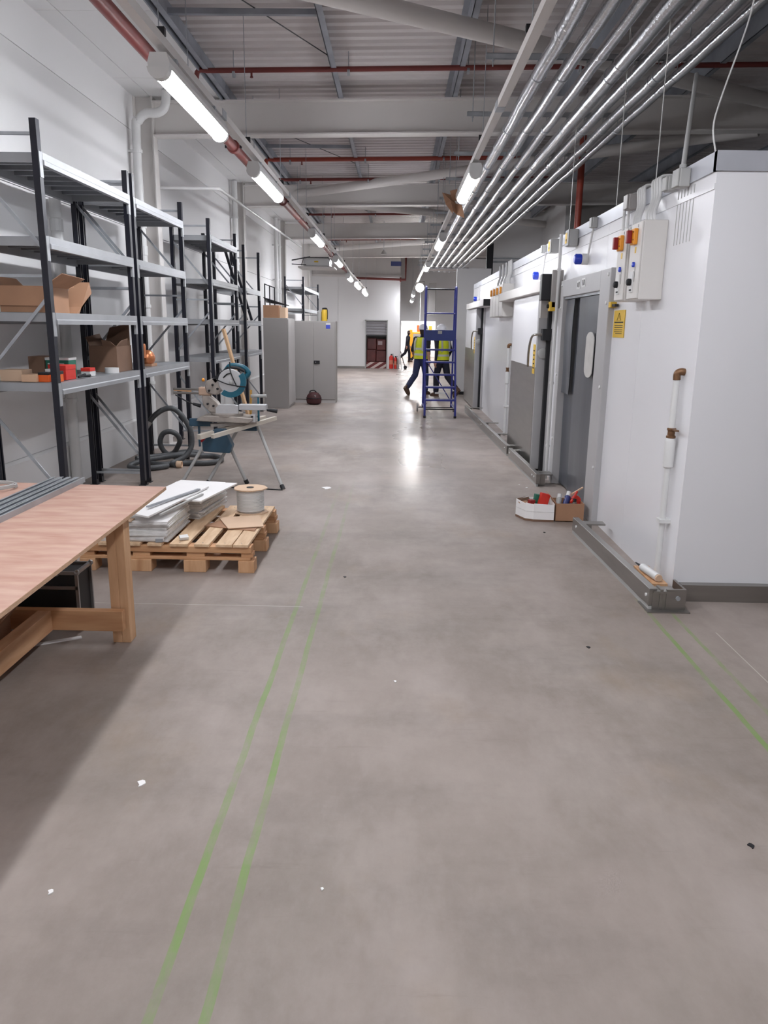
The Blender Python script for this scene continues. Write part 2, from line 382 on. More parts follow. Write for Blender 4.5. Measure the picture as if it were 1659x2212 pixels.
for xc in (-2.22, -0.77, 0.68, 2.13, 3.58, 5.03, 6.48, 7.93):
    z0 = ZR(xc, 4.517); zt = 4.72 + ZR(xc, 0) - 0.0
    g = G().box(xc - 0.03, xc - 0.024, -8, 31.8, z0, zt).box(xc - 0.03, xc + 0.035, -8, 31.8, z0, z0 + 0.006).box(xc - 0.09, xc - 0.03, -8, 31.8, zt - 0.006, zt)
    B('purlin', g, GALV_D, ce)
for yc in (-1.2, 4.8, 10.8, 16.8, 22.8, 28.8):
    for xc in (-2.22, -0.77, 0.68, 2.13):
        z0 = ZR(xc, 4.517)
        B('purlin_cleat', G().box(xc - 0.024, xc - 0.014, yc - 0.08, yc + 0.08, z0, z0 + 0.17).box(xc - 0.014, xc + 0.02, yc - 0.075, yc - 0.055, z0 + 0.05, z0 + 0.07), GALV_D, ce)
for i, (p, q) in enumerate((((-1.3, 6.7, 4.33), (4.9, 10.55, 4.42)), ((5.0, 11.7, 4.42), (-2.6, 17.2, 4.31)), ((-2.6, 17.2, 4.31), (5.0, 22.4, 4.4)), ((5.0, 23.2, 4.42), (-2.6, 28.4, 4.31)))):
    B('brace_tube', G().cyl(p, q, 0.085, n=20), PAINT, ce, smooth=True)
for i, y in enumerate((2.2, 8.2, 13.8, 19.8, 25.8)):
    B('purlin_strut', G().box(-2.6, -0.8, y - 0.025, y + 0.025, 4.56, 4.61), GALV_D, ce)
for y in (6.2, 12.0, 18.0, 24.0):
    B('sag_rod', G().cyl((-2.2, y + 0.2, 4.6), (-0.78, y + 3.4, 4.62), 0.006, n=6), BLACKM, ce)
for k in range(20):
    y0 = -8 + k * 2
    for xa, xb in ((XW, -3.235), (-3.225, -2.3)):
        B('soffit_panel', G().box(xa, xb, y0 + 0.004, min(y0 + 1.996, 31.85), 4.515, 4.56), WHITE_WALL, ce)
B('eaves_trim', G().box(-2.3, -2.285, -8, 31.85, 4.46, 4.7), GALV_D, ce)

# cold room block on the right
XC = 1.8
wr = sroot('wall_right', 'glossy white insulated panel wall of the cold room', (XC, 11, 0))
py = [4.6985, 5.85, 6.95, 8.42, 9.3, 11.1, 12.3, 13.5, 14.7, 16.0, 17.2, 18.75]
for a, b in zip(py[:-1], py[1:]):
    z0 = 2.0 if (a, b) == (6.95, 8.42) else 0
    B('wall_panel', G().box(XC, XC + 0.1, a + 0.0015, b - 0.0015, z0, 2.575), COLD, wr)
for a, b in ((1.8985, 3.05), (3.05, 4.2), (4.2, 5.4), (5.4, 9.0)):
    B('wall_panel', G().box(a + 0.0015, b - 0.0015, 4.7, 4.8, 0, 2.575), COLD, wr)
B('roof_panel', G().box(XC + 0.1, 9.0, 4.8, 18.75, 2.5, 2.6), GREYBOX, wr)
B('far_end_panel', G().box(XC, 9.0, 18.75, 18.85, 0, 2.66), COLD, wr)
B('top_trim', G().box(XC - 0.012, XC + 0.03, 4.69, 18.75, 2.565, 2.672).box(XC - 0.012, 9.0, 4.688, 4.73, 2.565, 2.672), TRIM, wr)
B('drip_moulding', G().box(XC - 0.006, XC, 4.7, 18.75, 2.47, 2.50), COLD, wr)
B('front_skirting', G().box(XC + 0.04, 9.0, 4.64, 4.7, 0, 0.11), STEEL, wr)
for k in range(6):
    y = 5.02 + k * 0.055
    B('groove_strip', G().box(XC - 0.003, XC, y, y + 0.006, 2.22, 2.55), GREYBOX, wr)
# interior seen through the door
B('inner_lining', G().box(XC + 1.6, XC + 1.7, 5, 10, 0, 2.5), GREYBOX, wr)

# block with white wall further along, and upper walls behind it
struct('wall_block', G().box(1.47, 2.32, 19.95, 20.07, 0, 3.12), WHITE_WALL, 'tall white wall block standing beyond the cold room doors')
struct('baseboard_block', G().box(1.45, 2.32, 19.92, 19.95, 0, 0.08), BLACKM, 'dark skirting at the foot of the white block')
wu = sroot('wall_upper', 'white upper walls seen over the cold room roof', (3, 22, 0))
B('wall_panel', G().box(2.56, 3.9, 22, 22.1, 0, 4.75), WHITE_WALL, wu)
B('wall_panel', G().box(3.9, 4.0, 19.1, 22.1, 2.6, 4.75), WHITE_WALL, wu)
B('wall_panel', G().box(4.0, 9.1, 19.1, 19.2, 2.6, 4.75), GREYCAB, wu)
B('rail', G().box(2.56, 3.9, 21.95, 22, 3.42, 3.46).box(2.56, 3.9, 21.95, 22, 3.52, 3.55), GALV, wu)
B('gap_shade_strip', G().box(2.33, 2.5, 21.2, 21.3, 0, 4.0), BLACKM, wu)  # black strip stands in for the shade of the gap past the block

# far end
wf = sroot('wall_far', 'white end wall with a shuttered doorway', (-1.6, 31.9, 0))
for (a, b, c, d) in ((XW, -2.4, 0, 3.62), (-2.395, -1.26, 0, 3.62), (-1.26, -0.42, 1.9, 3.62), (-0.42, 0.1, 0, 3.62)):
    B('wall_panel', G().box(a, b, 31.9, 32.0, c, d), WHITE_WALL, wf)
B('wall_panel', G().box(XW, 0.1, 31.95, 32.05, 3.62, 4.75), PAINT, wf)
B('lintel', G().box(XW, 0.1, 31.82, 31.9, 3.60, 3.68), PAINT, wf)
B('skirting', G().box(-2.5, -1.3, 31.87, 31.9, 0, 0.09), STEEL, wf)
B('stud', G().box(-0.96, -0.9, 31.88, 31.95, 3.68, 4.6), PAINT, wf)
B('return_wall', G().box(0.0, 0.1, 32.0, 36.8, 0, 4.75), WHITE_WALL, wf)
wb = sroot('wall_recess', 'grey-white wall around the bright opening', (1, 36.8, 0))
for (a, b, c, d) in ((0.1, 0.19, 0, 4.75), (0.19, 1.79, 1.95, 4.75), (1.79, 9.1, 0, 4.75)):
    B('wall_panel', G().box(a, b, 36.8, 36.9, c, d), WHITE_WALL, wb)
# the lit room beyond the opening
wy = sroot('wall_beyond', 'brightly lit white room beyond the opening', (1, 45, 0))
B('wall_panel', G().box(-3, 6, 45.0, 45.1, 0, 4), WHITE_WALL, wy)
B('wall_panel', G().box(-3.1, -3, 37, 45, 0, 4), WHITE_WALL, wy)
B('wall_panel', G().box(6, 6.1, 37, 45, 0, 4), WHITE_WALL, wy)
B('ceiling_panel', G().box(-3, 6, 36.95, 45, 3.2, 3.3), WHITE_WALL, wy)
for yy in (38.2, 40.2, 42.2, 44.0):
    t = thing('ceiling_light', 'square light panel in the room beyond, %s' % {38.2: 'nearest the opening', 40.2: 'second from the opening', 42.2: 'third from the opening', 44.0: 'farthest from the opening'}[yy], 'light', (1.0, yy, 3.1), group='lights of the room beyond')
    B('frame', G().box(0.0, 2.0, yy - 0.4, yy + 0.4, 3.17, 3.2), PAINT, t); B('diffuser', G().box(0.05, 1.95, yy - 0.36, yy + 0.36, 3.15, 3.17), FARLIT, t)
# the shell out of view
struct('wall_back', G().box(XW - 0.2, 9.2, -8.1, -8, 0, 4.8), WHITE_WALL, 'wall behind the viewer')
struct('wall_side', G().box(9.1, 9.2, -8, 46, 0, 4.9), GREYCAB, 'dim grey wall far beyond the cold room roof')

# ------------------------------------------------------------------ doors of the cold room
d1 = sroot('door_1', 'grey framed doorway hung with a dark plastic curtain', (XC, 7.6, 0))
FX = XC - 0.05
B('frame_jamb', G().box(FX, XC + 0.1, 6.60, 6.92, 0, 2.18), DOORGREY, d1, bevel=0.006)
B('frame_jamb', G().box(FX, XC + 0.1, 8.42, 8.56, 0, 2.18), DOORGREY, d1, bevel=0.006)
B('frame_head', G().box(FX, XC + 0.1, 6.92, 8.42, 2.01, 2.18), DOORGREY, d1, bevel=0.006)
B('frame_lip', G().box(FX + 0.02, XC + 0.02, 6.92, 8.42, 1.985, 2.01), GALV, d1)
def sag(y0, y1, x, top, bot, amp, ph, n=10, m=14):
    g = G()
    for i in range(n + 1):
        for j in range(m + 1):
            u, v = i / n, j / m
            g.v.append((x + amp * math.sin(u * 7 + ph + v * 1.5) * (0.3 + v) + 0.005 * math.sin(v * 6 + ph), y0 + (y1 - y0) * u + 0.015 * math.sin(v * 3 + ph) * v, top + (bot - top) * v))
    for i in range(n):
        for j in range(m): a = i * (m + 1) + j; g.f.append((a, a + 1, a + m + 2, a + m + 1))
    k = len(g.v); g.v += [(p[0] + 0.008, p[1], p[2]) for p in g.v[:k]]; g.f += [tuple(i + k for i in f)[::-1] for f in g.f]
    return g
B('curtain_leaf', sag(6.93, 7.78, XC - 0.018, 1.98, 0.02, 0.005, 0.3), CURTAIN, d1, smooth=True)
B('curtain_leaf', sag(7.70, 8.40, XC + 0.03, 1.98, 0.02, 0.008, 1.7), CURTAIN, d1, smooth=True)
B('curtain_strip', sag(8.02, 8.36, XC - 0.015, 1.98, 1.02, 0.006, 2.7), CURTAIN, d1, smooth=True)
g = G().prism([(7.0 + 0.15 * (1 + math.cos(a)) * 1.0, 1.455 + 0.075 * math.sin(a) + (0.13 if math.sin(a) > 0 else -0.13)) for a in [i * math.pi / 8 for i in range(16)]], 'x', XC - 0.046, XC - 0.04)
B('vision_window', g, M('milky_pvc_window', (204, 202, 198), 0.35, var=0.1, scale=9), d1, label='milky vision window in the curtain')
for z in (0.5, 1.2, 1.9, 2.13):
    for y in (6.66, 8.50):
        B('bolt', G().lathe([(0.016, 0), (0.016, -0.006), (0.008, -0.011)], (FX, y, z), 10, 'x'), PIPE_W, d1)
B('door_sign', G().box(FX - 0.004, FX, 7.46, 7.60, 2.07, 2.15), PIPE_W, d1); B('door_sign', G().box(FX - 0.004, FX, 7.66, 7.80, 2.06, 2.14), PIPE_W, d1)
for (a, b, c, d) in ((7.49, 7.52, 2.085, 2.135), (7.55, 7.57, 2.085, 2.135), (7.69, 7.72, 2.075, 2.125), (7.75, 7.77, 2.08, 2.12)):
    B('sign_print', G().box(FX - 0.0055, FX - 0.004, a, b, c, d), INK, d1)

def slide_door(name, label, y0, y1, rail0, rail1, near):
    d = sroot(name, label, (XC, (y0 + y1) / 2, 0)); xf = 1.635
    B('door_leaf', G().box(xf, XC - 0.03, y0, y1, 0.03, 2.10), DOORGREY, d, bevel=0.008)
    B('face_sheet', G().box(xf - 0.004, xf, y0 + 0.03, y1 - 0.005, 1.24, 2.06), COLD, d)
    B('kick_plate', G().box(xf - 0.005, xf, y0 + 0.01, y1 - 0.005, 0.03, 1.238), STEEL, d, label='brushed steel kick plate')
    B('track_cover', G().box(xf - 0.06, XC, rail0, rail1, 2.08, 2.20), PAINT, d, bevel=0.008)
    B('track_end_cap', G().box(xf - 0.055, XC, rail0 - 0.012, rail0, 2.08, 2.20), BLACK, d)
    B('seal', G().box(XC - 0.07, XC - 0.0, y0 - 0.10, y0 - 0.03, 0.02, 2.16), BLACK, d, label='black rubber door seal')
    B('jamb', G().box(XC - 0.03, XC, y0 - 0.25, y0 - 0.10, 0.0, 2.2), DOORGREY, d)
    B('bracket', G().box(XC - 0.13, XC - 0.03, y0 - 0.14, y0 - 0.02, 1.55, 1.68), BLACK, d)
    h = B('handle', G().tube(curve([(xf + 0.06, y0 - 0.08, 1.615), (xf - 0.03, y0 - 0.05, 1.615), (xf - 0.06, y0 + 0.05, 1.58), (xf - 0.07, y0 + 0.14, 1.42), (xf - 0.06, y0 + 0.2, 1.24)], 5), 0.014, 8), STEEL, d, smooth=True)
    B('release_disc', G().lathe([(0.06, 0), (0.06, -0.03), (0.045, -0.04)], (xf + 0.07, y0, 1.40), 16, 'y'), GREYBOX, d, smooth=True)
    s = B('warning_sticker', G().box(xf - 0.008, xf - 0.004, y0 + 0.05, y0 + 0.19, 1.16, 1.50), YELLOW, d)
    for k in range(5): B('sticker_print', G().box(xf - 0.0095, xf - 0.008, y0 + 0.08, y0 + 0.16, 1.22 + k * 0.05, 1.235 + k * 0.05), INK, s)
    return d
d2 = slide_door('door_2', 'white sliding cold room door with steel kick plate, nearer one', 9.15, 11.1, 8.85, 12.35, True)
B('motor_box', G().box(XC - 0.24, XC - 0.02, 8.66, 8.78, 1.98, 2.26), BLACKM, d2, bevel=0.01)
B('motor_box', G().box(XC - 0.14, XC - 0.02, 8.60, 8.66, 1.9, 2.3), GREYCAB, d2, bevel=0.01)
B('drop_arm', G().box(XC - 0.2, XC - 0.12, 8.85, 8.93, 1.8, 2.02), GREYCAB, d2)
d3 = slide_door('door_3', 'white sliding cold room door with steel kick plate, farther one', 16.35, 18.65, 14.6, 18.1, False)

# far shutter doorway
d4 = sroot('door_4', 'far doorway with a half raised grey roller shutter', (-0.84, 31.9, 0))
B('frame', G().box(-1.30, -1.26, 31.84, 31.92, 0, 1.94).box(-0.42, -0.38, 31.84, 31.92, 0, 1.94).box(-1.30, -0.38, 31.84, 31.92, 1.90, 1.94), GREYBOX, d4)
for k in range(5):
    B('shutter_slat', G().prism([(31.9, 1.35 + k * 0.11), (31.93, 1.35 + k * 0.11), (31.93, 1.45 + k * 0.11), (31.915, 1.455 + k * 0.11), (31.89, 1.40 + k * 0.11)], 'x', -1.26, -0.42), SHUTTER, d4)
B('bottom_bar', G().box(-1.26, -0.42, 31.89, 31.94, 1.30, 1.34), BLACKM, d4)
B('backing', G().box(-1.6, 0.0, 33.4, 33.5, 0, 2.2), GREYCAB, d4)
t = thing('wrapped_load', 'maroon goods wrapped in film behind the far shutter doorway', 'pallet load', (-0.84, 32.5, 0))
for i, (a, b, c, d) in enumerate(((-1.24, -0.86, 0.26, 0.75), (-0.85, -0.44, 0.26, 0.72), (-1.22, -0.84, 0.76, 1.22), (-0.83, -0.45, 0.73, 1.18))):
    B('wrapped_carton', G().box(a, b, 32.2, 32.8, c, d), WRAP, t, bevel=0.03)
B('pale_film_patch', G().box(-0.78, -0.60, 32.19, 32.2, 0.95, 1.1), M('pale_patch', (170, 150, 150), 0.4), t)  # small pale plate on the front of the upper right carton
B('pallet_base', G().box(-1.24, -0.44, 32.2, 32.8, 0.0, 0.26), WRAP, t)
tag(B('barrier_board', G().box(-1.25, -0.43, 32.06, 32.10, 0.0, 0.26), stripes_material()), 'red and white striped barrier board on the far doorway sill', 'barrier')

# ================================================================== OVERHEAD SERVICES
ORD = ['first', 'second', 'third', 'fourth', 'fifth', 'sixth', 'seventh', 'eighth', 'ninth', 'tenth']
def batten_proto(L=1.8):
    t = thing('batten_light', 'proto', 'light', (0, 0, 0))
    h = L / 2
    B('housing', G().prism([(-0.07, 0.02), (0.07, 0.02), (0.074, 0.05), (0.055, 0.11), (-0.055, 0.11), (-0.074, 0.05)], 'y', -h, h), PIPE_W, t, world=False)
    arc = [(0.068 * math.cos(a), 0.02 + 0.066 * math.sin(a)) for a in [-math.pi * i / 8 for i in range(9)]]
    B('diffuser', G().prism(arc, 'y', -h + 0.05, h - 0.03), DIFF, t, world=False, smooth=True)
    arc2 = [(0.074 * math.cos(a), 0.02 + 0.074 * math.sin(a)) for a in [-math.pi * i / 8 for i in range(9)]]
    B('end_cap', G().prism(arc2, 'y', -h - 0.02, -h + 0.05), PIPE_W, t, world=False)
    B('end_cap', G().prism(arc2, 'y', h - 0.03, h + 0.02), PIPE_W, t, world=False)
    B('clip', G().box(-0.04, 0.04, -0.6, -0.55, 0.11, 0.16), GALV, t, world=False); B('clip', G().box(-0.04, 0.04, 0.55, 0.6, 0.11, 0.16), GALV, t, world=False)
    return t
proto = batten_proto()
LX, RX, LZ = -1.6, 0.83, 3.30
leftpos = [(LX, -4.5, LZ), (LX, 2.6, LZ), (LX, 6.45, LZ), (LX, 9.85, LZ), (LX, 15.7, LZ), (LX, 21.2, LZ), (-1.51, 24.8, 3.11), (-1.345, 26.7, 2.96), (-1.16, 28.2, 2.80)]
rightpos = [(RX, -5.2, LZ), (RX, -1.3, LZ), (RX, 2.8, LZ), (RX, 9.9, LZ + 0.02), (RX, 16.1, LZ), (0.87, 24.2, 3.42), (0.62, 31.5, 2.91), (0.617, 34.0, 2.77)]  # unseen tubes are placed, the middle one added, to brighten the near end
lab_l = ['behind the viewer, far', 'just behind the viewer', 'the largest and nearest', 'second in view', 'third in view', 'fourth in view', 'fifth in view', 'sixth in view', 'last, by the end wall']
lab_r = ['behind the viewer, far', 'added behind the viewer, middle', 'just behind the viewer', 'the largest, beside the crumpled cardboard', 'second in view', 'third in view, over the ladder', 'small, past the floodlight', 'smallest, at the far recess']
first = True
for side, pos, labs in (('left', leftpos, lab_l), ('right', rightpos, lab_r)):
    for p, l in zip(pos, labs):
        lb = 'lit white tube light in the %s row, %s' % (side, l)
        if first:
            proto.location = p; proto['label'] = lb; proto['group'] = 'tube lights in two rows'; first = False
        else: dup(proto, p, lb, group='tube lights in two rows')
# trunking with hanger wires
def trunk(pts, label, hy):
    pts = [Vector(p) for p in pts]; t = thing('light_trunking', label, 'trunking', pts[0])
    for p, q in zip(pts[:-1], pts[1:]):
        n = max(1, int((q - p).length / 4)); B('channel', G().bar(p, q, 0.064, 0.06), PAINT, t)
        for k in range(n): c = p + (q - p) * ((k + 0.5) / n); B('coupler', G().box(c.x - 0.036, c.x + 0.036, c.y - 0.08, c.y + 0.08, c.z - 0.033, c.z + 0.034), GALV, t)
    for y in hy:
        for p, q in zip(pts[:-1], pts[1:]):
            if p.y <= y <= q.y:
                c = p + (q - p) * ((y - p.y) / (q.y - p.y))
                B('hanger_wire', G().cyl((c.x, y, c.z + 0.03), (c.x, y, ZR(c.x, 4.73)), 0.004, n=5), GALV, t); B('hanger_bracket', G().box(c.x - 0.04, c.x + 0.04, y - 0.02, y + 0.02, c.z + 0.03, c.z + 0.08), BLACKM, t)
trunk([(LX, -7.5, 3.49), (LX, 22.3, 3.49), (-1.51, 24.8, 3.30), (-1.345, 26.7, 3.15), (-1.15, 29.1, 2.96)], 'pale light trunking over the left row of tube lights', [-4, 2, 5.6, 8.6, 11.0, 14, 17, 20, 23, 25.5, 27, 28.9])
trunk([(RX, -7.5, 3.49), (RX, 17.4, 3.49), (0.87, 24.2, 3.61), (0.75, 28.0, 3.40), (0.62, 31.5, 3.10), (0.615, 34.9, 2.94)], 'pale light trunking over the right row of tube lights', [-4, 2, 5.5, 8.4, 12.2, 15, 18, 21, 24, 27, 32, 34.5])

# flood lamp, hung
t = thing('flood_lamp', 'dazzling work floodlight hanging above the blue ladder', 'light', (0.80, 29.0, 3.0))
B('lamp_body', G().lathe([(0.16, 0.0), (0.15, 0.05), (0.08, 0.10)], (0.80, 29.04, 3.08), 20, 'y'), BLACKM, t, smooth=True)
B('lens', G().lathe([(0.10, -0.045), (0.145, -0.02), (0.15, 0.0)], (0.80, 29.04, 3.08), 20, 'y'), FLOODM, t, smooth=True)
B('bracket', G().tube([(0.63, 29.1, 3.08), (0.63, 29.1, 3.3), (0.97, 29.1, 3.3), (0.97, 29.1, 3.08)], 0.01, 6), BLACKM, t)
B('hanger', G().cyl((0.8, 29.1, 3.3), (0.8, 29.1, 4.74), 0.006, n=6), GALV, t)

# sprinkler main and branches
t = thing('sprinkler_main_pipe', 'thick red sprinkler pipe running along the left tube lights', 'pipe', (-2.0, 12, 3.75))
B('pipe', G().cyl((-2.0, -7.8, 3.75), (-2.0, 31.8, 3.75), 0.055, n=20), RED, t, smooth=True)
for y in (3.9, 9.9, 14.0, 18.6, 24.0, 29.0):
    c = B('coupling', G().lathe([(0.058, -0.05), (0.074, -0.045), (0.078, -0.015), (0.078, 0.015), (0.074, 0.045), (0.058, 0.05)], (-2.0, y, 3.75), 20, 'y'), RED, t, smooth=True)
    B('bolt_lug', G().box(-2.10, -1.90, y - 0.02, y + 0.02, 3.735, 3.765), BLACKM, c)
for y in (5.2, 7.9, 11.3, 16.0, 21.5, 27.0):
    B('hanger_ring', G().lathe([(0.057, -0.012), (0.062, -0.012), (0.062, 0.012), (0.057, 0.012)], (-2.0, y, 3.75), 18, 'y').cyl((-2.0, y, 3.81), (-2.0, y, 4.68), 0.005, n=6), GALV, t)
for i, (y, z, mat, r, lab, x1) in enumerate(((9.55, 4.47, RED, 0.028, 'dark red sprinkler branch crossing the roof nearest the viewer', 9.0), (14.25, 4.46, RED_O, 0.035, 'bright red branch pipe crossing behind the first white rafter', 2.3),
                                         (15.65, 4.38, RED, 0.028, 'thin dark red branch pipe just before the second rafter', 3.0), (20.6, 4.42, RED, 0.028, 'dark branch pipe crossing in the third roof bay', 3.0),
                                         (26.2, 4.40, RED, 0.028, 'dark branch pipe crossing in the fourth roof bay', 3.0))):
    t = thing('sprinkler_branch_pipe', lab, 'pipe', (0, y, z), group='red branch pipes under the roof')
    B('pipe', G().tube(curve([(-2.0, y, 3.8), (-2.15, y, 3.95), (-2.33, y, 4.1), (-2.33, y, z - 0.1), (-2.3, y, z), (-2.2, y, z)], 3) + [(x1, y, ZR(x1, z) + 0.04)], r, 12), mat, t, smooth=True)
    for x in (-1.9, -0.6, 0.75, 2.0):
        B('clip', G().lathe([(r + 0.002, -0.015), (r + 0.008, -0.015), (r + 0.008, 0.015), (r + 0.002, 0.015)], (x, y, ZR(x, z) + 0.04 * (x + 2.2) / (x1 + 2.2)), 12, 'x').cyl((x, y, z + r), (x, y, 4.68), 0.005, n=5), GALV, t)
    B('sprinkler_head', G().lathe([(0.012, 0), (0.012, -0.03), (0.02, -0.05), (0.004, -0.055)], (-1.7, y, z - r + 0.01), 10), RED, t)
t = thing('sprinkler_end_pipe', 'red pipe crossing the top of the far end wall', 'pipe', (-0.8, 31.7, 3.5))
B('pipe', G().tube([(-1.9, 31.68, 3.55), (0.3, 31.68, 3.50), (0.3, 31.68, 4.74)], 0.05, 12), RED, t, smooth=True); B('flange', G().lathe([(0.09, -0.03), (0.09, 0.03)], (0.1, 31.68, 3.505), 14, 'x'), RED, t)
t = thing('standing_red_pipe', 'upright red pipe rising from the cold room roof', 'pipe', (2.72, 12.4, 2.6))
B('pipe', G().cyl((2.72, 12.4, 2.6), (2.72, 12.4, 4.6), 0.05, n=14), RED_O, t, smooth=True); B('floor_flange', G().lathe([(0.1, 0), (0.1, 0.03)], (2.72, 12.4, 2.6), 16), RED_O, t)

# foil wrapped pipes
PX = [1.18, 1.385, 1.585, 1.80, 1.99, 2.195, 2.355]; PR = [0.062, 0.056, 0.050, 0.066, 0.055, 0.050, 0.042]
names = ['leftmost', 'second from left', 'third from left', 'middle and thickest', 'third from right', 'second from right', 'rightmost and thinnest']
for i, (x, r) in enumerate(zip(PX, PR)):
    t = thing('foil_pipe', 'silver foil wrapped pipe overhead, %s of the seven' % names[i], 'pipe', (x, 12, 3.8), group='foil wrapped pipes over the cold room')
    pts = [(x + random.uniform(-1, 1) * 0.006, y, 3.80 + random.uniform(-1, 1) * 0.006) for y in np.linspace(-7.5, 31, 70)]
    B('lagging', G().tube(pts, r, 20), FOIL, t, smooth=True)
    y = 2.6 + i * 0.23
    while y < 30:
        B('tape_band', G().lathe([(r + 0.001, -0.03), (r + 0.004, -0.028), (r + 0.004, 0.028), (r + 0.001, 0.03)], (x, y, 3.8), 18, 'y'), TAPE, t, smooth=True); y += 3.7
ys = [3.6, 5.45, 7.28, 9.10, 11.05, 12.85, 14.7, 16.5, 18.4, 20.2, 22, 24, 26, 28, 30]
for i, y in enumerate(ys):
    t = thing('strut_bracket', 'galvanised strut carrying the foil pipes, %s from the viewer' % (ORD[i] if i < 10 else ['eleventh', 'twelfth', 'thirteenth', 'fourteenth', 'fifteenth'][i - 10]), 'bracket', (1.6, y, 3.93), group='struts under the roof')
    B('channel', G().box(0.72, 2.5, y - 0.021, y - 0.018, 3.92, 3.96).box(0.72, 2.5, y + 0.018, y + 0.021, 3.92, 3.96).box(0.72, 2.5, y - 0.021, y + 0.021, 3.957, 3.961), GALV, t)
    for x in (0.78, 2.44): B('rod', G().cyl((x, y, 3.86), (x, y, ZR(x, 4.7)), 0.0055, n=6), GALV, t)
    for x in (0.78, 0.98): B('nut', G().lathe([(0.012, 0), (0.012, 0.014)], (x, y, 3.90), 6), GALV, t)
    for x, r in zip(PX, PR): B('pipe_clip', G().lathe([(r + 0.001, -0.01), (r + 0.003, -0.01), (r + 0.003, 0.01), (r + 0.001, 0.01)], (x, y, 3.8), 16, 'y').cyl((x, y, 3.8 + r), (x, y, 3.93), 0.005, n=5), GALV, t)
# crossing pipes far along
for i, y in enumerate((27.2, 27.6)):
    t = thing('foil_cross_pipe', 'short foil pipe crossing under the far bank, %s' % ['nearer', 'farther'][i], 'pipe', (1.3, y, 3.62), group='foil pipes crossing')
    B('lagging', G().cyl((0.95, y, 3.62), (2.4, y, 3.62), 0.045, n=12), FOIL, t, smooth=True)
    for x in (1.05, 2.28): B('hanger', G().cyl((x, y, 3.66), (x, y, 4.74), 0.005, n=5), GALV, t)
# crumpled cardboard caught on the tube light
t = thing('cardboard_scrap', 'crumpled brown cardboard caught at the end of a right tube light', 'cardboard', (0.8, 11.6, 3.3))
for poly in ([(0.60, 11.5, 3.52), (0.72, 11.5, 3.42), (0.80, 11.62, 3.40), (0.74, 11.7, 3.52)], [(0.60, 11.5, 3.52), (0.65, 11.44, 3.36), (0.76, 11.5, 3.24), (0.72, 11.5, 3.42)],
             [(0.80, 11.62, 3.40), (0.88, 11.5, 3.36), (0.92, 11.45, 3.18), (0.82, 11.55, 3.24)], [(0.72, 11.5, 3.42), (0.80, 11.62, 3.40), (0.82, 11.55, 3.24), (0.76, 11.5, 3.28)], [(0.72, 11.7, 3.58), (0.84, 11.66, 3.60), (0.88, 11.6, 3.42), (0.74, 11.6, 3.44)]):
    B('flap', G().sheet(poly, 0.004), CARD, t)

# white conduit and downpipes on the left wall
tag(B('conduit', G().tube(curve([(XW, 10.95, 3.45), (-2.55, 10.95, 3.45), (-2.43, 11.0, 3.45), (-2.42, 11.2, 3.45)], 4) + [(-2.5, 20.6, 3.64)], 0.022, 10), PIPE_W, smooth=True), 'thin white conduit slanting along high on the left wall', 'conduit')
def downpipe(y, top, label, elbow):
    t = thing('downpipe', label, 'pipe', (XW + 0.09, y, 0)); x = XW + 0.11
    if elbow: g = G().tube(curve([(x, y, 0), (x, y, 2), (x, y, 3.95), (x + 0.04, y, 4.15), (x + 0.14, y + 0.0, 4.24), (x + 0.28, y, 4.25), (x + 0.38, y, 4.32), (x + 0.41, y, 4.5)], 6), 0.055, 14)
    else: g = G().cyl((x, y, 0), (x, y, top), 0.055, n=14)
    B('pipe', g, PIPE_W, t, smooth=True)
    for z in ((0.9, 1.9, 2.9, 3.8) if top > 3 else (0.9, 1.9)): B('bracket', G().lathe([(0.057, -0.02), (0.066, -0.02), (0.066, 0.02), (0.057, 0.02)], (x, y, z), 14).box(XW, x - 0.05, y - 0.02, y + 0.02, z - 0.015, z + 0.015), PIPE_W, t)
    for z in (1.15, 2.6): B('socket', G().lathe([(0.056, -0.06), (0.063, -0.055), (0.063, 0.055), (0.056, 0.06)], (x, y, z), 14), PIPE_W, t)
downpipe(10.45, 4.5, 'white downpipe with a bent top beside the nearest wall column', True)
downpipe(7.85, 2.84, 'white downpipe behind the nearest storage rack', False)
downpipe(16.5, 4.5, 'white downpipe beside the second wall column', False)
downpipe(21.9, 4.5, 'white downpipe on the wall past the filing cabinets, nearer', False)
downpipe(22.4, 4.5, 'white downpipe on the wall past the filing cabinets, farther', False)

# ceiling cassette unit and small hanging things
t = thing('air_conditioner', 'white ceiling cassette air conditioner with black trim', 'air conditioner', (-2.05, 20.3, 3.05))
B('casing', G().box(-2.38, -1.72, 20.0, 20.7, 3.13, 3.32), PIPE_W, t, bevel=0.03); B('fascia', G().box(-2.5, -1.6, 19.9, 20.8, 3.08, 3.12), PAINT, t, bevel=0.01)
B('trim', G().tube([(-2.42, 19.97, 3.14), (-2.36, 19.97, 3.33), (-1.74, 19.97, 3.33), (-1.66, 19.97, 3.14)], 0.012, 6), BLACKM, t)
B('badge', G().box(-2.1, -2.0, 19.985, 20.0, 3.22, 3.25), YELLOW, t)
B('bracket', G().bar((-2.62, 19.7, 3.24), (-2.2, 19.9, 3.34), 0.05, 0.03).bar((-2.62, 19.7, 3.15), (-2.3, 19.9, 3.15), 0.03, 0.02), BLACKM, t)
for x in (-2.4, -1.7): B('rod', G().cyl((x, 20.3, 3.3), (x, 20.3, 4.72), 0.006, n=6), GALV, t)
t = thing('hanging_sounder', 'small dark cone hanging under the far roof', 'sounder', (-0.44, 24, 3.75))
B('cone', G().lathe([(0.09, 0), (0.07, 0.05), (0.02, 0.12), (0.005, 0.14)], (-0.44, 24, 3.78), 16), GREYCAB, t, smooth=True); B('stem', G().cyl((-0.44, 24, 3.9), (-0.44, 24, 4.72), 0.008, n=6), GALV, t)
